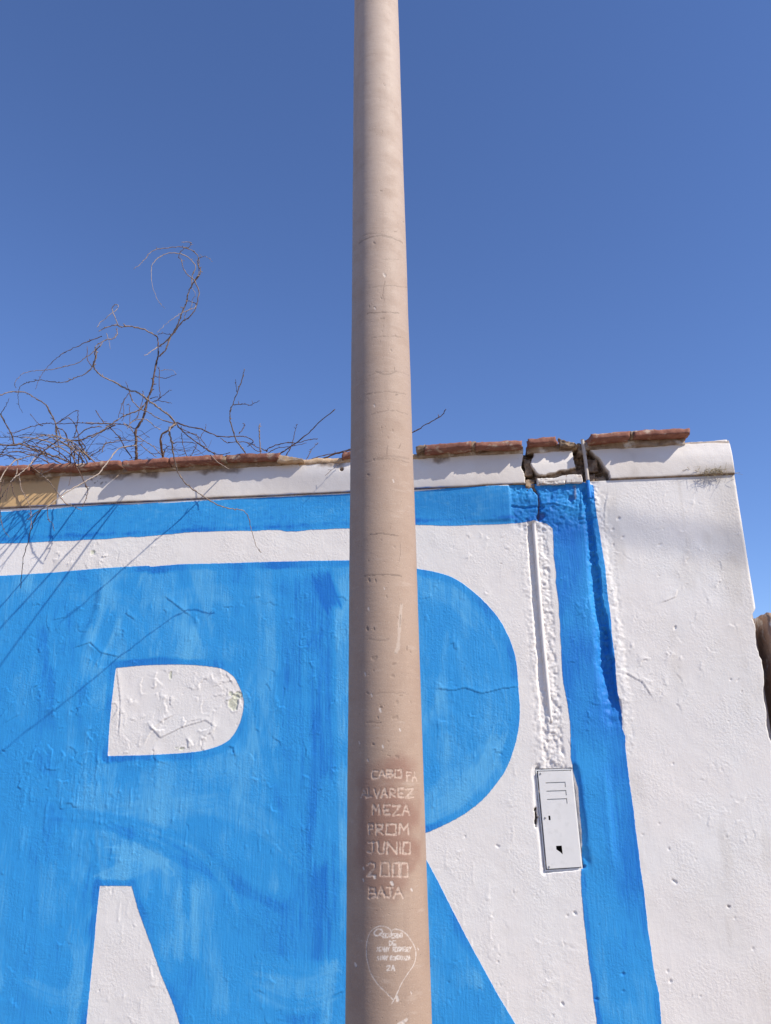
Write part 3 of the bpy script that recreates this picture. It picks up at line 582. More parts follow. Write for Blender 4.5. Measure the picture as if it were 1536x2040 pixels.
# brick ends bared by the break
def brick_at(x0, y0, x1, y1, Yf, mat, seed, amp=.003):
    a = at(x0, y1, Yf); b = at(x1, y0, Yf); return rough_block('brick', (a[0], Yf, a[2]), (b[0], Yf + .09, b[2]), mat, wall, .006, amp, seed, .02)
brick_at(1127, 946, 1159, 962, -.010, M_WBRICK, 341); brick_at(1070, 951, 1124, 966, -.008, M_WBRICK, 342, .004)
brick_at(1166, 945, 1184, 968, .012, M_MUD, 343, .005); brick_at(1186, 950, 1206, 966, .016, M_MUD, 344, .005); brick_at(1172, 915, 1190, 940, .016, M_MUD, 345, .006); brick_at(1178, 968, 1204, 981, .006, M_MUD, 346, .006)
brick_at(1046, 915, 1058, 948, .006, M_MUD, 347, .006); brick_at(1048, 955, 1064, 978, .004, M_MUD, 348, .006)

# ================================================================== conduit pipes
def pipe(name, pts, rad, mat, parent, sides=14):
    t = np.linspace(0, len(pts) - 1, 40); P = np.array([np.interp(t, np.arange(len(pts)), np.array(pts)[:, k]) for k in range(3)]).T
    V, Fq = tube(P, rad, sides); return link(name, mesh_np(name, V, Fq, True), mat, parent)
p_top = at(1160, 876, -.012); p_mid = at(1171, 957, -.004); p_bot = at(1175, 992, .0)
cp = tag(empty('conduit_pipe', tuple(p_bot)), 'weathered grey conduit pipe rising through the broken cornice, lower end painted blue', 'pipe')
pipe('pipe_body', [p_top, at(1166, 915, -.010), p_mid], .0085, M_PIPE, cp)
pipe('painted_end', [p_mid - np.array([0, 0, .0005]), p_bot], .0088, M_BLUEP, cp)
cp2 = tag(empty('conduit_pipe', tuple(at(1100, 1450, .0))), 'white painted conduit pipe half sunk in the wall above the meter box', 'pipe')
pipe('pipe_body', [at(1063, 1038, .0), at(1068, 1100, .0), at(1074, 1180, .0), at(1082, 1280, .0), at(1091, 1370, .001), at(1098, 1440, .008)], .0095, M_PIPEW, cp2)

# ================================================================== meter box
mb = tag(empty('meter_box', (.355, .02, 1.13)), 'narrow white metal meter box with louvred door sunk in the wall beside the blue stripe', 'meter box')
YD = -.004                                            # door face
TL, TR, BR, BL = [np.array([q[0], q[2]]) for q in (at(1072, 1537, YD), at(1137, 1535, YD), at(1157, 1727, YD), at(1090, 1731, YD))]
def q(u, v): return (TL * (1 - u) + TR * u) * (1 - v) + (BL * (1 - u) + BR * u) * v      # u right, v down over the door
def plate(name, uv, y0, y1, mat, parent, bevel=0):
    bm = bmesh.new(); f = [bm.verts.new((q(u, v)[0], y0, q(u, v)[1])) for u, v in uv]; b = [bm.verts.new((q(u, v)[0], y1, q(u, v)[1])) for u, v in uv]
    n = len(uv); bm.faces.new(f[::-1]); bm.faces.new(b)
    for i in range(n): bm.faces.new((f[i], f[(i + 1) % n], b[(i + 1) % n], b[i]))
    bmesh.ops.recalc_face_normals(bm, faces=bm.faces)
    if bevel: bmesh.ops.bevel(bm, geom=list(bm.edges), offset=bevel, segments=2, affect='EDGES')
    return bm_obj(name, bm, mat, parent)
# housing: open tray behind the door
hs = bmesh.new()
for (u0, u1, v0, v1) in [(-.075, -.035, -.02, 1.03), (1.02, 1.06, -.02, 1.03), (-.035, 1.02, -.02, -.006), (-.035, 1.02, 1.012, 1.03)]:
    c = [q(u0, v0), q(u1, v0), q(u1, v1), q(u0, v1)]; f = [hs.verts.new((a[0], .004, a[1])) for a in c]; b = [hs.verts.new((a[0], .085, a[1])) for a in c]
    hs.faces.new(f[::-1]); hs.faces.new(b)
    for i in range(4): hs.faces.new((f[i], f[(i + 1) % 4], b[(i + 1) % 4], b[i]))
bmesh.ops.recalc_face_normals(hs, faces=hs.faces)
bm_obj('housing', hs, M_BOX, mb)
plate('back_plate', [(-.08, -.02), (1.06, -.02), (1.06, 1.03), (-.08, 1.03)], .086, .089, M_BOXD, mb)
# door sheet with real openings: louvre slots, lock slot, inspection window
holes = []
for v0 in (.118, .206, .292):
    holes.append([(.20, v0), (.80, v0), (.80, v0 + .056), (.775, v0 + .056), (.775, v0 + .010), (.20, v0 + .010)])
holes.append([(.185, .466), (.243, .466), (.243, .512), (.185, .512)])
holes.append([(.33, .776), (.50, .776), (.505, .865), (.44, .842), (.33, .812)])
bm = bmesh.new()
def loop(uv, y): return [bm.verts.new((q(u, v)[0], y, q(u, v)[1])) for u, v in uv]
edges = []
outer = [(0, 0), (1, 0), (1, 1), (0, 1)]
for uv in [outer] + holes:
    vs = loop(uv, YD); edges += [bm.edges.new((vs[i], vs[(i + 1) % len(vs)])) for i in range(len(vs))]
bmesh.ops.triangle_fill(bm, edges=edges, use_beauty=True)
bmesh.ops.recalc_face_normals(bm, faces=bm.faces)
ex = bmesh.ops.extrude_face_region(bm, geom=list(bm.faces)); 
for v in [g for g in ex['geom'] if isinstance(g, bmesh.types.BMVert)]: v.co.y += .0025
bmesh.ops.recalc_face_normals(bm, faces=bm.faces)
door = bm_obj('door', bm, M_BOX, mb)
rim = plate('door_rim', [(1.0, .004), (1.012, .004), (1.012, .996), (1.0, .996)], YD, .012, M_BOX, door)
rim2 = plate('door_rim', [(-.008, .004), (0, .004), (0, .996), (-.008, .996)], YD + .0005, .012, M_BOX, door)
for v0 in (.118, .206, .292):                          # pressed louvre blades behind the slots
    plate('louvre', [(.19, v0 - .006), (.815, v0 - .006), (.815, v0 + .066), (.19, v0 + .066)], YD + .007, YD + .008, M_BOX, door)
plate('window_backing', [(.28, .75), (.56, .75), (.56, .90), (.28, .90)], .020, .022, M_BOXD, door)
for u, v in ((.075, .022), (.088, .485), (.075, .978)):
    c = q(u, v); bm = bmesh.new(); bmesh.ops.create_cone(bm, cap_ends=True, segments=12, radius1=.0042, radius2=.0034, depth=.003)
    bmesh.ops.rotate(bm, verts=bm.verts, cent=(0, 0, 0), matrix=Matrix.Rotation(pi / 2, 3, 'X')); bmesh.ops.translate(bm, verts=bm.verts, vec=(c[0], YD - .0012, c[1]))
    bm_obj('screw', bm, M_STEEL, door, True)

# ================================================================== utility pole
PCX, PCY = -.2355, -1.3625
def prad(z): return .1070 - .0074 * (z - .96)
pole_px = [(709, 797, 0), (704, 806, 500), (697, 823, 1000), (693, 842, 1500), (694, 862, 2040)]
pole = tag(empty('utility_pole', (PCX, PCY, 0)), 'tall tapering beige concrete pole with names and a heart scratched into it', 'pole')
def pole_hit(px, py):
    """(arc angle, z) where the sight line through a photo pixel meets the pole"""
    d = ray(px, py); rr = .1
    for _ in range(6):
        a = d[0] ** 2 + d[1] ** 2; ox, oy = CAM[0] - PCX, CAM[1] - PCY; b = 2 * (ox * d[0] + oy * d[1]); c = ox * ox + oy * oy - rr * rr
        disc = max(b * b - 4 * a * c, 0); t = (-b - math.sqrt(disc)) / (2 * a); P = CAM + d * t; rr = prad(P[2])
    return math.atan2(P[1] - PCY, P[0] - PCX), P[2]
FRONT = math.atan2(CAM[1] - PCY, CAM[0] - PCX)         # the generatrix that faces the street
th = np.concatenate([np.linspace(FRONT - pi * .56, FRONT + pi * .56, 250), np.linspace(FRONT + pi * .56, FRONT + pi * 1.44, 40)[1:-1]])
zp = np.concatenate([np.linspace(-.1, .86, 30), np.arange(.88, 1.72, .0017), np.arange(1.7225, 3.5, .0026), np.arange(3.505, 4.7, .005), np.linspace(4.8, 9.0, 40)])
TH, ZP = np.meshgrid(th, zp, indexing='ij'); RP = prad(ZP); SA = (TH - FRONT) * .105       # arc length on the front
HP = .0009 * fbm(SA, ZP, .25, 401, 2) + .0004 * fbm(SA, ZP, .06, 403, 2)
carve = np.zeros_like(TH); chalk = np.zeros_like(TH); pdark = np.zeros_like(TH); worn = np.zeros_like(TH); pale = np.zeros_like(TH)
def pwin(P, pad):
    s0, s1, z0, z1 = P[:, 0].min() - pad, P[:, 0].max() + pad, P[:, 1].min() - pad, P[:, 1].max() + pad
    sa = (th - FRONT) * .105; i = np.where((sa > s0) & (sa < s1))[0]; j = np.where((zp > z0) & (zp < z1))[0]
    if len(i) == 0 or len(j) == 0: return None
    return slice(i[0], i[-1] + 1), slice(j[0], j[-1] + 1)
def pstroke(pxs, w, arr, depth=0.0, val=1.0):
    P = []
    for a, b in pxs:
        t, z = pole_hit(a, b); dt = (t - FRONT + pi) % (2 * pi) - pi; P.append((dt * .105, z))
    P = np.array(P); k = pwin(P, w * 2 + .006)
    if k is None: return
    wv = (.0022 if arr is pdark else 0) * fbm(SA[k], ZP[k], .018, 411, 2)
    d = seg_dist(SA[k] + wv, ZP[k] + wv * 1.3, P)[0] + w * .6 * fbm(SA[k], ZP[k], .007, 409, 2); f = sstep(w * 1.15, w * .65, d)
    arr[k] = np.maximum(arr[k], f * val); HP[k] -= depth * f
FONT = {'A': [[(0, 1), (.5, 0), (1, 1)], [(.22, .62), (.78, .62)]], 'B': [[(0, 1), (0, 0), (.8, .08), (.8, .4), (0, .5)], [(0, .5), (1, .6), (1, .9), (0, 1)]], 'C': [[(1, .08), (.2, 0), (0, .3), (0, .75), (.2, 1), (1, .95)]], 'O': [[(.1, 0), (.95, 0), (1, 1), (0, 1), (.1, 0)]],
  'F': [[(.1, 1), (0, 0), (1, 0)], [(.05, .48), (.8, .46)]], 'L': [[(0, 0), (.05, 1), (.9, .95)]], 'V': [[(0, 0), (.5, 1), (1, 0)]], 'R': [[(0, 1), (0, 0), (.9, .05), (.9, .45), (0, .52), (1, 1)]], 'E': [[(1, 0), (0, 0), (0, 1), (1, 1)], [(0, .5), (.8, .5)]], 'Z': [[(0, .03), (1, 0), (0, 1), (1, .97)]],
  'M': [[(0, 1), (.1, 0), (.5, .6), (.92, 0), (1, 1)]], 'P': [[(0, 1), (0, 0), (.9, .05), (.95, .42), (0, .52)]], 'J': [[(.1, .02), (1, 0)], [(.6, 0), (.62, .85), (.4, 1), (0, .9)]], 'U': [[(0, 0), (.05, .85), (.35, 1), (.8, .95), (1, 0)]], 'N': [[(0, 1), (.05, 0), (.95, 1), (1, 0)]], 'I': [[(.5, 0), (.5, 1)]],
  '2': [[(0, .2), (.35, 0), (.9, .1), (.85, .4), (0, 1), (1, .95)]], '0': [[(.1, 0), (.95, 0), (1, 1), (0, 1), (.1, 0)]], 'D': [[(0, 0), (.1, 1), (.8, .9), (1, .5), (.7, .05), (0, 0)]], 'Y': [[(0, 0), (.45, .5), (1, 0)], [(.45, .5), (.2, 1)]], 'S': [[(1, .08), (.3, 0), (.05, .3), (.9, .62), (.8, .98), (0, .92)]]}
def zoomed(pts): return [(640 + a / 3.643, 1480 + b / 3.643) for a, b in pts]
def write(text, xs_, y0, y1, w, arr, depth, val=1.0, tilt=0, seed=0):
    r = random.Random(seed)
    for ch, (a, b) in zip(text, xs_):
        for pl in FONT[ch]:
            j = (r.uniform(-4, 4), r.uniform(-4, 4)); pts = [(a + u * (b - a) + j[0] * .5, y0 + v * (y1 - y0) + j[1] + tilt * (a + u * (b - a) - 490)) for u, v in pl]
            dens = [pts[0]]
            for p, q_ in zip(pts, pts[1:]):
                for k in range(1, 5): dens.append((p[0] + (q_[0] - p[0]) * k / 4, p[1] + (q_[1] - p[1]) * k / 4))
            pstroke(zoomed(dens), w, arr, depth, val)
# browned, rubbed patch behind the carved names
sa_c, z_c = 0, 0
for (zx, zy, sw, sh, k) in [(520, 620, .085, .13, .8), (540, 190, .07, .045, .75), (590, 760, .06, .08, .8), (470, 1000, .07, .06, .65), (380, 700, .06, .2, .6), (400, 1030, .05, .03, .4)]:
    t, z = pole_hit(*zoomed([(zx, zy)])[0]); s0 = ((t - FRONT + pi) % (2 * pi) - pi) * .105
    worn = np.maximum(worn, k * sstep(1.2, .35, np.hypot((SA - s0) / sw, (ZP - z) / sh) + .5 * fbm(SA, ZP, .05, 421, 3)))
write('CABO', [(370, 412), (418, 466), (478, 522), (535, 582)], 196, 252, .0027, carve, .0009, .85, -.02, 1); write('FA', [(618, 652), (662, 692)], 200, 262, .0027, carve, .0009, .8, .05, 2)
write('ALVAREZ', [(290, 330), (340, 372), (385, 430), (438, 482), (500, 540), (560, 598), (615, 668)], 332, 394, .0027, carve, .0009, .8, -.01, 3)
write('MEZA', [(375, 425), (455, 500), (520, 572), (590, 640)], 452, 520, .0027, carve, .0009, .75, 0, 4)
write('PROM', [(345, 378), (398, 450), (470, 545), (568, 636)], 586, 660, .0027, carve, .001, .85, 0, 5)
write('JUNIO', [(338, 400), (412, 465), (480, 552), (560, 590), (595, 648)], 718, 800, .0027, carve, .001, .85, 0, 6)
write('2000', [(335, 395), (430, 495), (520, 568), (578, 632)], 872, 968, .0027, carve, .001, .85, 0, 7)
write('BAJA', [(350, 398), (412, 465), (470, 525), (530, 595)], 1048, 1120, .0027, carve, .001, .75, 0, 8)
def spline(pts, n=8):
    P = np.array(pts, float); out = []
    for i in range(len(P) - 1):
        p0 = P[max(i - 1, 0)]; p1 = P[i]; p2 = P[i + 1]; p3 = P[min(i + 2, len(P) - 1)]
        for k in range(n):
            t = k / n; out.append(.5 * ((2 * p1) + (-p0 + p2) * t + (2 * p0 - 5 * p1 + 4 * p2 - p3) * t * t + (-p0 + 3 * p1 - 3 * p2 + p3) * t ** 3))
    out.append(P[-1]); return np.array(out)
for pl in [[(510, 1372), (490, 1345), (440, 1328), (395, 1340), (355, 1375), (335, 1430), (327, 1500), (335, 1580), (360, 1670), (410, 1750), (470, 1810), (520, 1860)], [(508, 1378), (520, 1355), (560, 1354), (610, 1380), (650, 1430), (680, 1490), (686, 1550), (670, 1610), (630, 1670), (580, 1750), (545, 1830), (510, 1895)]]:
    pstroke(zoomed(spline(pl)), .0011, chalk, .0003, .8)
pstroke(zoomed(spline([(425, 1395), (395, 1398), (384, 1375), (410, 1352), (440, 1358), (440, 1380), (422, 1388), (455, 1412)])), .0014, chalk, 0, .9)
def row(text, x0, x1, y0, y1, seed, w=.0012):
    n = len(text); st = (x1 - x0) / n
    for k, ch in enumerate(text):
        if ch != ' ': write(ch, [(x0 + k * st, x0 + (k + .74) * st)], y0, y1, w, chalk, 0, .9, 0, seed + k)
row('ECUERDO', 448, 592, 1382, 1412, 20); row('DE', 492, 552, 1440, 1470, 30); row('JENNY ROSMERY', 402, 656, 1484, 1514, 40); row('SINDY ESPERANZA', 408, 646, 1548, 1574, 60); row('2A', 478, 540, 1616, 1650, 80, .0016)
for zx, zy, w in [(245, 1600, .004), (550, 1850, .004), (385, 968, .003), (335, 120, .002), (655, 1058, .003), (510, 1015, .004), (305, 905, .0018), (302, 990, .0018), (700, 1490, .0014), (650, 1808, .0016), (590, 2030, .004)]: pstroke(zoomed([(zx, zy), (zx + 6, zy + 12)]), w, chalk, .0006, .8)
pstroke(zoomed([(560, 2040), (590, 2022), (620, 2010)]), .004, chalk, 0, .7)
# ring marks, hairlines, chips and rust-dark pits read off the shaft
def band(px0, px1, y, sag=6, w=.0012, v=.5, n=9, arr=None):
    pstroke([(px0 + (px1 - px0) * k / n, y - sag * math.sin(pi * k / n)) for k in range(n + 1)], w, pdark if arr is None else arr, .0003, v)
band(715, 802, 484, 14, .003, .35); band(722, 770, 470, 4, .0018, .25); band(735, 812, 573, 4, .0014, .4); band(732, 795, 624, 2, .0018, .65); band(740, 800, 672, 2, .0014, .35); band(748, 790, 740, -6, .0026, .35); band(735, 815, 748, 8, .0016, .3); band(730, 808, 786, 5, .002, .35); band(740, 812, 826, 8, .0016, .35)
band(728, 815, 922, 8, .002, .3); band(745, 815, 915, 6, .003, .22); band(735, 795, 1067, 4, .0018, .55); band(725, 800, 1148, 3, .0022, .5); band(735, 775, 1273, -4, .003, .25); band(735, 815, 1382, 2, .0012, .25); band(730, 760, 1440, 0, .0018, .3); band(760, 795, 517, 0, .0014, .3)
pstroke([(766, 560), (764, 580), (762, 590), (766, 598)], .0014, pdark, .0003, .5); pstroke([(797, 1080), (797, 1120)], .001, pdark, 0, .5); pstroke([(772, 890), (771, 905)], .002, pdark, 0, .35); pstroke([(798, 885), (795, 893)], .0018, pdark, 0, .4)
pstroke([(800, 1205), (796, 1240), (793, 1290), (788, 1300)], .005, pale, .0, .6); pstroke([(798, 1225), (796, 1250)], .0014, pdark, .0005, .5)
for (x, y, w, v) in [(766, 168, .004, .7), (762, 261, .003, .4), (759, 380, .004, .5), (749, 391, .003, .35), (793, 445, .003, .5), (788, 462, .003, .5), (746, 484, .006, .4), (804, 442, .002, .7), (767, 548, .006, .4), (759, 594, .005, .5), (747, 611, .003, .8), (735, 611, .003, .6), (761, 635, .006, .45), (764, 650, .002, .6), (761, 660, .003, .5), (788, 670, .005, .4), (757, 680, .003, .5), (779, 698, .005, .35), (785, 735, .006, .3), (790, 787, .003, .7), (745, 806, .002, .4), (759, 852, .004, .4), (761, 860, .002, .5), (782, 858, .005, .3), (773, 871, .003, .4), (744, 916, .003, .4), (733, 947, .004, .5), (764, 930, .002, .3),
        (735, 1115, .003, .5), (760, 1075, .003, .4), (777, 1053, .002, .5), (735, 1157, .008, .3), (748, 1157, .006, .3), (785, 1090, .005, .25), (770, 1189, .004, .3), (800, 1203, .003, .5), (731, 1253, .008, .6), (745, 1254, .005, .6), (793, 1231, .002, .6), (804, 1236, .002, .6), (811, 1291, .009, .4), (818, 1300, .006, .35), (787, 1301, .003, .5), (786, 1323, .005, .3), (782, 1347, .007, .2), (744, 1336, .003, .5), (745, 1312, .009, .25), (759, 1410, .005, .6), (753, 1429, .004, .6), (790, 1400, .012, .2), (786, 1430, .009, .18), (732, 1380, .004, .4), (819, 1398, .003, .5), (799, 1386, .002, .4), (773, 1478, .003, .4), (744, 1482, .003, .5), (774, 1505, .005, .35), (790, 1508, .008, .25)]:
    q1 = (x * 13 + y * 7) % 10 / 10.0; pstroke([(x - 2.5 * q1, y - 2 * (1 - q1)), (x + 2.5 * q1, y + 2 * (1 - q1))], w * (.35 + .25 * q1), pdark, .0009, v * .85)
for (x, y, w) in [(765, 546, .004), (746, 612, .002), (727, 1341, .002), (734, 1211, .0025), (765, 1170, .002), (740, 1383, .003), (757, 1413, .003), (796, 1452, .002), (762, 1485, .002), (715, 1477, .002), (783, 956, .002), (745, 806, .0018)]: pstroke([(x, y), (x + 1.5, y + 4)], w, chalk, .0003, .7)
RD = RP + HP
V = np.stack([PCX + RD * np.cos(TH), PCY + RD * np.sin(TH), ZP], -1).reshape(-1, 3); nT, nZ = TH.shape
i, j = np.meshgrid(np.arange(nT), np.arange(nZ - 1), indexing='ij'); i2 = (i + 1) % nT
Fq = np.stack([(i * nZ + j).ravel(), (i2 * nZ + j).ravel(), (i2 * nZ + j + 1).ravel(), (i * nZ + j + 1).ravel()], 1)
Vt = np.vstack([V, [PCX, PCY, zp[-1] + .01]]); ti = np.arange(nT) * nZ + nZ - 1; Fq = np.concatenate([Fq, np.stack([ti, np.roll(ti, -1), np.full(nT, len(V)), np.full(nT, len(V))], 1)[:, [0, 1, 2, 3]]])
A = lambda a: np.append(a.ravel(), 0)
Fq3 = Fq[:-nT]
me = mesh_np('shaft', Vt[:-1], Fq3, True, {k: a.ravel() for k, a in dict(carve=carve, chalk=chalk, dark=pdark, worn=worn, pale=pale).items()})
link('shaft', me, M_POLE, pole)
capv, capf = tube([(PCX, PCY, 8.99), (PCX, PCY, 9.0), (PCX, PCY, 9.03)], [prad(9.0) + .004, prad(9.0) + .004, prad(9.0) * .7], 32)
link('pole_cap', mesh_np('pole_cap', capv, capf), M_PAVE, pole)

# ================================================================== overhead cable (its soft shadow crosses the wall)
S0, S1 = at(600, 958), at(1400, 1072); t0 = 9.0
A0 = S0 + SUN * t0; A1 = S1 + SUN * t0; dirv = (A1 - A0); 
pts = [A0 + dirv * k for k in np.linspace(-5, 4, 40)]
V, Fq = tube(pts, .014, 8); tag(link('power_cable', mesh_np('power_cable', V, Fq), M_CABLE), 'black power cable strung overhead across the street', 'cable')

# ================================================================== neighbouring rough wall at the right edge
nb = tag(empty('adobe_wall', (1.6, .1, 0)), 'lower rough brown adobe wall standing against the right end of the white wall', 'wall')
def nshape(V, lo, hi):
    V[:, 0] += np.where(V[:, 0] < lo[0] + .01, .006 * fbm(V[:, 1], V[:, 2], .10, 501, 3), 0); V[:, 1] += np.where(V[:, 1] < lo[1] + .01, .014 * fbm(V[:, 0], V[:, 2], .09, 503, 3), 0)
    V[:, 2] += np.where(V[:, 2] > hi[2] - .01, .006 * fbm(V[:, 0], V[:, 1], .08, 505, 3), 0); return V
rough_block('wall_body', (1.318, -.016, -.05), (3.4, .24, 2.172), M_ADOBE, nb, .022, .006, 507, .05, nshape)
pk = at(1518, 1216, -.09)

# ================================================================== bare vine and shrub
ZOOM = {1: (7.68, 240, 470), 2: (5.12, 0, 590), 3: (6.982, 200, 680), 4: (6.982, 0, 760), 5: (5.12, 400, 720), 6: (5.486, 0, 880), 0: (1.0, 0, 0)}
def zpx(k, pts): s, ox, oy = ZOOM[k]; return [(ox + a / s, oy + b / s) for a, b in pts]
vine = tag(empty('bare_vine', (-1.65, .75, 0)), 'leafless tangled climbing vine spilling over the coping at the left, with tall curling stem', 'vine')
shrub = tag(empty('bare_shrub', (-.75, .6, 0)), 'leafless thorny twigs rising behind the wall on both sides of the pole', 'shrub')
br_rng = random.Random(31)
def crooked(P, amp):
    """spline through 3-D points with small kinks at the nodes"""
    Q = spline(P, 6); n = len(Q); r = br_rng
    off = np.array([[r.gauss(0, amp) for _ in range(3)] for _ in range(n)]); off[0] = 0; return Q + off
def branch(P, r0, r1, mat, parent, spurs=.5, amp=.0012, sides=6):
    Q = crooked(np.asarray(P, float), amp); n = len(Q); rad = np.linspace(r0, r1, n) * np.array([1 + .16 * br_rng.gauss(0, 1) for _ in range(n)]).clip(.7, 1.5)
    V, Fq = tube(Q, rad, sides)
    Vs = [V]; Fs = [Fq]; off = len(V)
    for k in range(1, n - 1):                                   # buds and short thorny spurs
        if br_rng.random() < spurs * .42:
            d = np.array([br_rng.gauss(0, 1) for _ in range(3)]); d /= np.linalg.norm(d); d[2] = abs(d[2]) * .6 + .1; L = br_rng.choice((.004, .006, .007, .012, .02)); rr = rad[k] * .9 + .0006
            v, f = tube([Q[k], Q[k] + d * L * .5, Q[k] + d * L], [rr, rr * (1.1 if L < .008 else .6), rr * .45], 5); Vs.append(v); Fs.append(f + off); off += len(v)
    return link('branch', mesh_np('branch', np.concatenate(Vs), np.concatenate(Fs)), mat, parent)
def traced(k, pts, Y0, Y1, r0, r1, mat=None, parent=None, spurs=.5):
    px = zpx(k, pts); n = len(px); P = [at(a, b, Y0 + (Y1 - Y0) * i / max(n - 1, 1)) for i, (a, b) in enumerate(px)]
    return branch(P, r0 * .0015, r1 * .0014, mat or M_BARK, parent or vine, .12 if mat is M_BARKP else spurs)   # radii given as diameters in photo pixels
D_, P_ = M_BARKD, M_BARKP
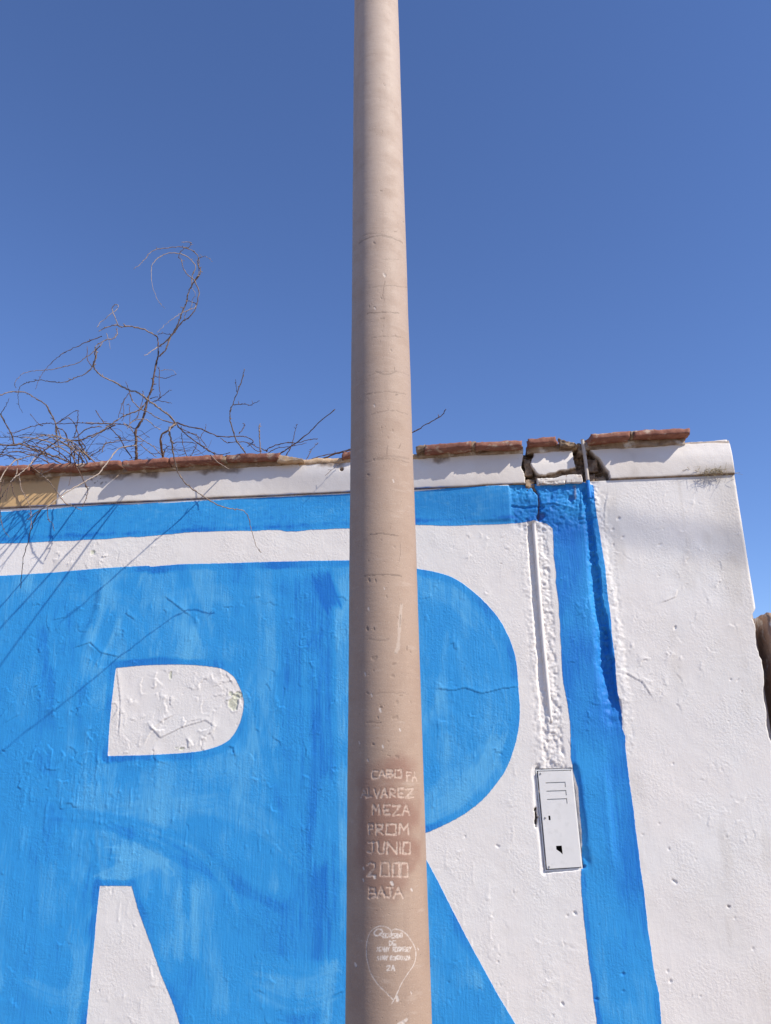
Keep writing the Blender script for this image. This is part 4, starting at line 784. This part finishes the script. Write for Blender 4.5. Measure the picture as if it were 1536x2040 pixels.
# tall stem and its curls
stem = [(500, 1640), (497, 1500), (495, 1380), (495, 1230), (560, 1130), (620, 980), (660, 800), (710, 680), (740, 500), (780, 300), (805, 150), (800, 0)]
px = zpx(3, stem) + zpx(1, [(560, 1540)]); P = [at(a, b, .10 - .10 * i / 12) for i, (a, b) in enumerate(px)]
branch([(-1.66, .62, -.02), (-1.68, .5, 1.0), (-1.66, .35, 2.2), (P[0][0] - .01, .14, P[0][2] - .12)] + P, .0095, .0028, M_BARKD, vine, .4)
for k, pts, Y0, Y1, r0, r1, mt in [
  (1, [(560, 1540), (400, 1450), (240, 1400), (120, 1380), (0, 1390), (-70, 1365), (-240, 1405), (-330, 1460)], 0, -.12, 2.6, 1.8, None), (2, [(1040, 410), (900, 460), (770, 520), (650, 580), (570, 640), (480, 730), (420, 810), (360, 950)], -.12, -.2, 1.7, .7, D_),
  (1, [(590, 1840), (680, 1760), (760, 1560), (860, 1420), (960, 1300), (1050, 1250), (1140, 1120), (1180, 1000), (1200, 850), (1150, 720), (1100, 650), (1020, 590), (960, 480), (930, 370), (890, 310), (960, 200), (1040, 180), (1080, 110), (1000, 90), (930, 97)], .0, -.3, 2.6, .8, None),
  (1, [(590, 1690), (720, 1590), (820, 1460), (900, 1290), (940, 1180), (1000, 1030), (1040, 870), (1090, 760), (1170, 650), (1230, 540), (1190, 450), (1200, 340), (1120, 240), (980, 180), (870, 165), (700, 185), (560, 205), (440, 270), (360, 370), (290, 440), (200, 510)], 0, -.35, 2.7, .9, None),
  (1, [(1090, 760), (1100, 600), (1150, 460), (1030, 320), (900, 270), (750, 262), (640, 300), (560, 350), (490, 430), (470, 540), (475, 650), (500, 800), (560, 960), (620, 1050), (680, 1110)], -.12, -.3, 1.8, .6, P_),
  (1, [(1130, 690), (1200, 560), (1180, 400), (1200, 340), (1250, 320), (1320, 318), (1410, 400)], -.14, -.25, 1.5, .5, None), (1, [(1160, 1040), (1130, 1100), (1000, 1150), (900, 1200), (840, 1240), (740, 1310), (640, 1400), (560, 1480)], -.1, -.2, 1.6, .6, P_),
  (1, [(970, 1300), (1000, 1180), (1080, 1100), (1100, 980), (1150, 900), (1100, 800)], -.06, -.12, 1.3, .8, P_), (1, [(1030, 990), (1120, 1020), (1160, 1040)], -.08, -.1, 1.3, .9, D_), (1, [(580, 1505), (660, 1490), (770, 1510)], 0, -.03, 1.3, .8, D_), (1, [(570, 1700), (480, 1760), (410, 1810), (360, 1830)], -.0, -.15, 1.6, .9, P_),
  (2, [(1210, 300), (1150, 160), (1150, 110), (1175, 85), (1205, 95), (1190, 140), (1150, 165), (1080, 225), (1020, 270), (990, 320)], -.1, -.2, 1.6, .9, P_),
  (2, [(1190, 330), (1195, 390), (1150, 435), (1100, 440), (1030, 470), (980, 510), (960, 560), (880, 620), (780, 690), (650, 720), (540, 745), (430, 755), (350, 760), (240, 790), (180, 840), (150, 890), (160, 940)], -.1, -.3, 1.7, .8, None),
  (2, [(970, 520), (980, 610), (940, 720), (860, 800), (780, 825), (700, 865), (620, 880), (500, 872), (400, 855), (290, 880), (220, 910), (195, 960), (185, 1030), (195, 1120), (230, 1190)], -.5, -.4, 1.8, .7, None),
  (2, [(940, 720), (890, 640), (890, 510)], -.8, -.8, 1.3, .7, D_), (2, [(1085, 380), (1110, 450), (1125, 540)], -.12, -.14, 1.1, .6, P_),
  (2, [(-90, 1040), (0, 1010), (85, 980), (190, 975), (280, 990), (360, 1040), (470, 1110), (520, 1200), (560, 1280), (575, 1400), (600, 1540)], -.2, .0, 1.8, 2.2, None), (2, [(10, 1200), (60, 1120), (95, 1040)], -.1, -.15, 1.2, .6, D_),
  (3, [(440, 820), (400, 690), (350, 560)], .0, .0, 1.6, .9, D_), (3, [(400, 690), (440, 820), (560, 940), (700, 1000), (760, 1050), (900, 1110), (1050, 1145)], .02, -.05, 1.6, 1.8, None),
  (3, [(390, 720), (330, 830), (320, 900), (325, 1040), (300, 1110)], 0, 0, 1.4, 1.0, D_), (3, [(330, 800), (250, 1060)], 0, 0, 1.2, .8, D_), (3, [(660, 810), (580, 920), (510, 970), (370, 1020), (240, 1090), (120, 1180), (0, 1260), (-120, 1340)], .06, .0, 2.4, 2.2, None),
  (3, [(590, 690), (590, 800), (550, 950), (510, 1050), (460, 1100), (400, 1160)], .05, .02, 1.3, 1.2, D_), (3, [(680, 860), (790, 820), (830, 770), (820, 620), (815, 350)], .05, -.02, 1.8, 1.0, D_), (3, [(690, 800), (800, 770)], .05, .03, 1.4, 1.2, D_), (3, [(790, 820), (880, 750), (950, 690), (990, 680)], .02, 0, 1.4, .7, D_), (3, [(790, 820), (900, 845), (1000, 860)], .02, 0, 1.2, .6, D_),
  (3, [(760, 480), (880, 515), (960, 495), (1060, 460)], .03, 0, 1.4, .8, D_), (3, [(840, 410), (900, 395), (1010, 405), (1050, 455)], .0, 0, 1.0, .6, P_), (3, [(410, 1130), (405, 900), (360, 890)], 0, 0, 1.1, .7, D_),
  (3, [(1060, 1130), (1200, 1180), (1400, 1220), (1536, 1280), (1700, 1330), (1870, 1320), (2000, 1325), (2110, 1370), (2110, 1420), (2040, 1460)], -.08, .05, 2.4, 1.2, D_), (5, [(390, 740), (430, 690), (450, 650), (430, 630)], .02, .02, 1.6, 1.2, D_),
  (3, [(960, 1040), (1120, 1220), (1250, 1340), (1400, 1450), (1536, 1530), (1610, 1590)], -.1, .08, 2.2, 2.0, D_), (3, [(1070, 1190), (1200, 1250), (1380, 1340), (1480, 1470)], -.06, .04, 1.4, 1.1, D_), (3, [(1380, 1340), (1450, 1240), (1470, 1150)], 0, 0, 1.3, .7, D_),
  (3, [(380, 1210), (430, 1130), (500, 1090), (590, 1080), (660, 1100), (780, 1200), (830, 1230)], -.06, .0, 1.6, 1.3, P_), (3, [(480, 1220), (350, 1160), (250, 1150), (0, 1140), (-200, 1130)], .1, .0, 1.9, 1.5, None), (3, [(480, 1300), (420, 1210), (350, 1170)], .08, .05, 1.6, 1.3, None),
  (3, [(500, 1310), (600, 1380), (720, 1450), (800, 1530), (870, 1600)], .1, .1, 1.8, 1.6, None), (3, [(130, 1200), (240, 1310), (300, 1400), (340, 1480), (440, 1620)], .05, .12, 2.0, 2.2, D_), (3, [(20, 1540), (60, 1430), (180, 1400), (270, 1380), (420, 1380), (590, 1390)], .02, .06, 1.4, 1.1, None),
  (3, [(1130, 1280), (1150, 1440), (1200, 1600)], .05, .08, 1.4, 1.4, D_), (3, [(1000, 1420), (1150, 1400), (1330, 1430), (1280, 1560), (1240, 1600)], .06, .08, 1.3, 1.3, D_), (3, [(880, 1590), (900, 1500), (960, 1450)], .06, .04, 1.8, 1.3, D_), (3, [(560, 1430), (680, 1540), (780, 1610)], .06, .1, 1.4, 1.4, None), (3, [(1130, 1260), (1330, 1300), (1400, 1460)], .04, .06, 1.0, .8, D_),
  # the overhanging pale arms
  (6, [(1500, 40), (1340, 60), (1270, 100), (1210, 180), (1130, 280), (1090, 340), (990, 400), (870, 470), (720, 560), (540, 690), (400, 770), (300, 850)], .06, -.55, 2.6, 1.6, P_), 
  (4, [(230, 1080), (100, 1200), (0, 1370), (-60, 1460)], -.02, -.2, 2.2, 1.6, P_), (4, [(230, 1090), (440, 1030), (520, 1010), (640, 1030)], -.02, .05, 2.0, 1.7, P_), (4, [(500, 1040), (420, 1150), (330, 1240), (200, 1340), (150, 1400)], .0, -.3, 2.1, 1.3, P_),
  (4, [(410, 1170), (560, 1280), (700, 1410), (790, 1536), (900, 1680), (1000, 1730), (1130, 1790)], -.07, -.12, 2.0, 1.1, None), (4, [(590, 1280), (650, 1250), (720, 1210)], -.08, -.15, 1.7, 1.1, P_), (4, [(250, 1110), (230, 1290), (200, 1340)], -.07, -.12, 1.8, 1.4, P_), (4, [(260, 1280), (320, 1536), (400, 1620)], -.1, -.2, 1.5, 1.0, None),
  (6, [(210, 370), (240, 530), (320, 690), (340, 830), (335, 960)], -.15, -.3, 1.5, .8, None), (6, [(130, 460), (150, 570), (240, 710)], -.2, -.3, 1.5, 1.0, D_), (6, [(40, 400), (0, 600), (10, 850), (50, 980), (100, 1040)], -.1, -.12, 1.5, .9, D_), (6, [(180, 400), (100, 480), (60, 640)], -.25, -.3, 1.5, 1.0, D_), (6, [(100, 480), (20, 600), (-30, 680)], -.25, -.4, 1.4, .8, D_),
  (6, [(520, 710), (530, 850), (570, 890), (590, 970)], -.4, -.45, 1.1, .7, D_), (6, [(450, 740), (360, 900), (290, 1150), (250, 1300), (220, 1600)], -.45, -.5, 1.5, .9, D_), (4, [(800, 650), (900, 700), (960, 880), (1000, 1000), (1030, 1100), (1090, 1230), (1150, 1350), (1220, 1500)], .02, -.12, 2.2, 1.6, D_), (6, [(930, 480), (960, 530), (940, 620), (900, 710)], -.11, -.12, 1.6, 1.1, D_), (6, [(780, 330), (750, 480)], -.1, -.12, 1.0, .7, D_),
  # the tangle on the coping
  (4, [(0, 450), (80, 590), (150, 710), (200, 880)], -.1, .05, 2.4, 2.6, M_BARK), (4, [(-200, 870), (0, 880), (200, 885), (300, 870), (430, 930), (580, 980), (760, 1040), (900, 1090), (990, 1130)], .0, .1, 3.0, 3.0, None), (4, [(100, 720), (200, 710), (400, 640), (550, 600), (690, 580), (800, 590), (1000, 580), (1160, 575), (1250, 590), (1450, 585), (1600, 610)], -.1, .02, 1.2, 1.9, D_),
  (4, [(420, 450), (550, 600), (600, 610)], 0, 0, 1.0, 1.4, D_), (4, [(770, 590), (900, 525), (960, 510), (1050, 610), (1100, 800), (1120, 830)], .02, .04, 1.5, 1.2, D_), (4, [(800, 570), (1030, 420), (1100, 410)], .0, 0, 1.3, .8, D_), (4, [(1085, 400), (1080, 560), (1030, 790)], .0, .05, 1.2, 1.5, D_), (4, [(1030, 790), (1200, 670), (1300, 635), (1420, 630)], .05, .0, 2.0, 1.5, None),
  (4, [(900, 830), (970, 820), (1100, 820), (1250, 760), (1400, 700), (1536, 640), (1600, 600)], .05, .05, 2.6, 2.4, None), (4, [(850, 780), (700, 900), (590, 980), (480, 1100), (400, 1170)], .06, .0, 2.4, 2.0, D_), (4, [(640, 330), (700, 440), (770, 570), (790, 700), (800, 800), (830, 1030)], .0, .08, 1.8, 1.5, D_), (4, [(770, 590), (800, 650), (850, 780)], .02, .05, 2.0, 2.2, None),
  (4, [(960, 800), (1040, 920), (1180, 1010), (1260, 1090)], .05, .1, 2.2, 2.0, D_), (4, [(1090, 820), (1160, 950), (1250, 1090)], .05, .12, 3.2, 3.2, None), (4, [(320, 860), (500, 780), (700, 740), (850, 780), (960, 810)], .0, .05, 1.6, 1.8, None), (4, [(-60, 1000), (0, 1010), (180, 1050), (250, 1110)], .0, .0, 2.0, 2.2, D_), (4, [(500, 860), (700, 780), (850, 780)], .02, .05, 2.0, 2.2, D_), (4, [(1190, 990), (1330, 790), (1380, 740)], .05, .05, 1.1, .7, D_), (4, [(1330, 400), (1400, 510), (1450, 580)], .05, .05, 1.7, 1.6, D_), (4, [(1260, 1030), (1400, 950), (1480, 860), (1560, 850)], .05, .05, 1.6, 1.2, D_), (4, [(300, 860), (430, 830), (560, 940), (680, 1140)], .04, -.06, 1.5, 1.2, D_), (4, [(0, 1040), (100, 900), (200, 880)], 0, .04, 1.4, 1.4, D_), (4, [(560, 970), (400, 880), (320, 840)], .03, .03, 1.5, 1.3, D_)]:
    traced(k, pts, Y0, Y1, r0, r1, mt, vine)
# the long arm that leans out over the street and throws the heavy diagonal shadow
arm = [(325, 912, .10), (324, 905, .05), (320, 870, -.10), (335, 857, -.13), (350, 845, -.15), (338, 829, -.26), (314, 811, -.45), (295, 797, -.59), (277, 783, -.71), (257, 777, -.80), (230, 762, -.95), (205, 750, -1.06), (187, 733, -1.14), (190, 710, -1.20), (190, 700, -1.22), (200, 688, -1.24)]
branch([(-1.58, .55, -.02), (-1.6, .4, 1.6), (-1.55, .2, 2.9)] + [at(*a) for a in arm[:5]], .0075, .0050, M_BARK, vine, .8)
branch([at(*a) for a in arm[4:]], .0044, .0018, M_BARK, vine, .5)
tendril = [(350, 845, -.15), (341, 850, -.45), (337, 857, -.76), (340, 872, -.82), (343, 890, -.78), (350, 925, -.70), (357, 945, -.64), (372, 965, -.58), (400, 985, -.49), (430, 1004, -.40), (455, 1013, -.32), (480, 1016, -.27), (494, 1028, -.22), (501, 1056, -.17), (510, 1085, -.145), (520, 1101, -.13)]
branch([at(*a) for a in tendril], .0036, .0014, M_BARK, vine, .5)
# thinner forward shoots out of the left tangle (their shadows streak the blue band)
r = random.Random(77)
for i in range(14):
    a = at(r.uniform(-60, 200), r.uniform(905, 935), -.02); L = r.uniform(.25, .6); ang = r.uniform(-.5, .5); P = [a]
    for k in range(1, 5): P.append(a + np.array([L * k / 4 * sin(ang) + r.gauss(0, .01), -L * k / 4 * cos(ang) * .9, (.10 * math.sin(k * .8) - .02 * k) * L + r.gauss(0, .008)]))
    branch(P, .0034, .0014, r.choice((M_BARK, M_BARKD)), vine, .6)
# fine tangle of dead twigs lying on the coping
Vs = []; Fs = []; off = 0; r = random.Random(44)
for i in range(210):
    u = r.random() ** 1.4; px_ = -120 + 520 * u; py_ = r.uniform(868, 928) + 6 * u; a = at(px_, py_ - 5 * u, r.uniform(-.04, .16)); ang = r.uniform(-.9, .9) + (pi if r.random() < .5 else 0); L = r.uniform(.04, .2); P = [a]; ph = r.uniform(-1, 1)
    for k in range(1, 6): ang += r.gauss(0, .35); P.append(P[-1] + np.array([cos(ang), r.gauss(0, .25), sin(ang) * .7]) * L / 5)
    P = [np.array([p[0], p[1], max(p[2], 3.045)]) if p[1] > -.07 else p for p in P]
    v, f = tube(spline(P, 3), np.linspace(r.uniform(.0009, .0018), .0006, 16), 4); Vs.append(v); Fs.append(f + off); off += len(v)
tw = link('twig_tangle', mesh_np('twig_tangle', np.concatenate(Vs), np.concatenate(Fs)), M_BARKD, vine); tw['kind'] = 'stuff'
# shrub twigs right of the vine
tip = [(490, 903, .0), (482, 893, -.08), (472, 880, -.17), (465, 860, -.24), (458, 835, -.33), (460, 815, -.38), (466, 800, -.40), (475, 775, -.45), (484, 750, -.49), (487, 736, -.52)]
branch([at(500, 912, .12)] + [at(*a) for a in tip], .0038, .0018, M_BARK, shrub, .7)
for k, pts, Y0, Y1, r0, r1, mt in [
  (5, [(370, 320), (360, 240), (355, 180)], -.44, -.5, 1.2, .7, D_), (5, [(330, 440), (450, 435), (500, 445), (600, 400)], -.39, -.5, 1.3, .8, D_), (5, [(200, 780), (270, 825), (360, 820), (470, 825), (550, 860), (680, 920)], .05, .1, 1.2, 1.5, D_), (5, [(470, 825), (520, 870), (570, 915), (620, 920)], .05, .1, 1.2, 1.2, D_),
  (5, [(612, 940), (610, 900), (600, 780), (597, 700), (595, 650)], .08, .05, 2.0, 2.2, None), (5, [(670, 920), (690, 890), (780, 850), (880, 830), (980, 830), (1100, 800), (1190, 790)], .08, .0, 1.9, 1.2, D_), (5, [(800, 950), (820, 935), (900, 880), (1000, 810), (1120, 710), (1240, 590), (1370, 490)], .1, -.05, 2.6, 1.4, D_), (5, [(870, 960), (880, 940), (930, 850), (960, 720), (985, 640)], .1, .05, 1.6, .8, D_), (5, [(690, 930), (800, 880), (900, 870), (1080, 830)], .1, .05, 1.4, .8, D_),
  (5, [(1060, 1040), (1130, 900), (1200, 830)], .08, .05, 1.4, .8, None), (5, [(1060, 1030), (1200, 970), (1400, 930), (1536, 890)], .1, .05, 1.7, 1.4, D_), (5, [(1160, 1030), (1190, 1020), (1350, 950), (1536, 900), (1800, 800), (2150, 727), (2300, 640), (2450, 560), (2500, 485)], .12, .0, 3.0, 1.5, D_), (5, [(-40, 830), (0, 850), (80, 910), (150, 940), (210, 950), (300, 930)], .0, -.02, 1.8, 1.2, D_),
  (5, [(1450, 1010), (1360, 1085), (1270, 1165)], -.03, -.06, 1.3, .8, None), (5, [(100, 950), (180, 1030), (290, 1100)], -.065, -.09, 1.4, 1.2, P_)]:
    traced(k, pts, Y0, Y1, r0, r1, mt, shrub, .7)
for (x, z) in [(-1.02, 3.0), (-.80, 3.0), (-.62, 3.0)]:
    branch([(-.75 + (x + .8) * .3, .62, -.02), (x * .5 - .4, .5, 1.2), (x, .26, 2.6), (x, .14, z)], .008, .0035, M_BARKD, shrub, .3)

# ================================================================== dry weeds in the cornice joint
Vs = []; Fs = []; off = 0; r = random.Random(91)
for i in range(46):
    a = at(r.gauss(1425, 22), r.uniform(934, 947), -.012); P = [a, a + np.array([r.gauss(0, .010), -r.uniform(.003, .014), r.gauss(0, .008)]), a + np.array([r.gauss(0, .022), -r.uniform(.006, .022), r.gauss(-.004, .014)])]
    v, f = tube(spline(P, 3), np.linspace(.0009, .0004, 7), 4); Vs.append(v); Fs.append(f + off); off += len(v)
tag(link('dry_weed', mesh_np('dry_weed', np.concatenate(Vs), np.concatenate(Fs)), M_WEED), 'small dry weed tuft in the cornice joint near the wall corner', 'weed')
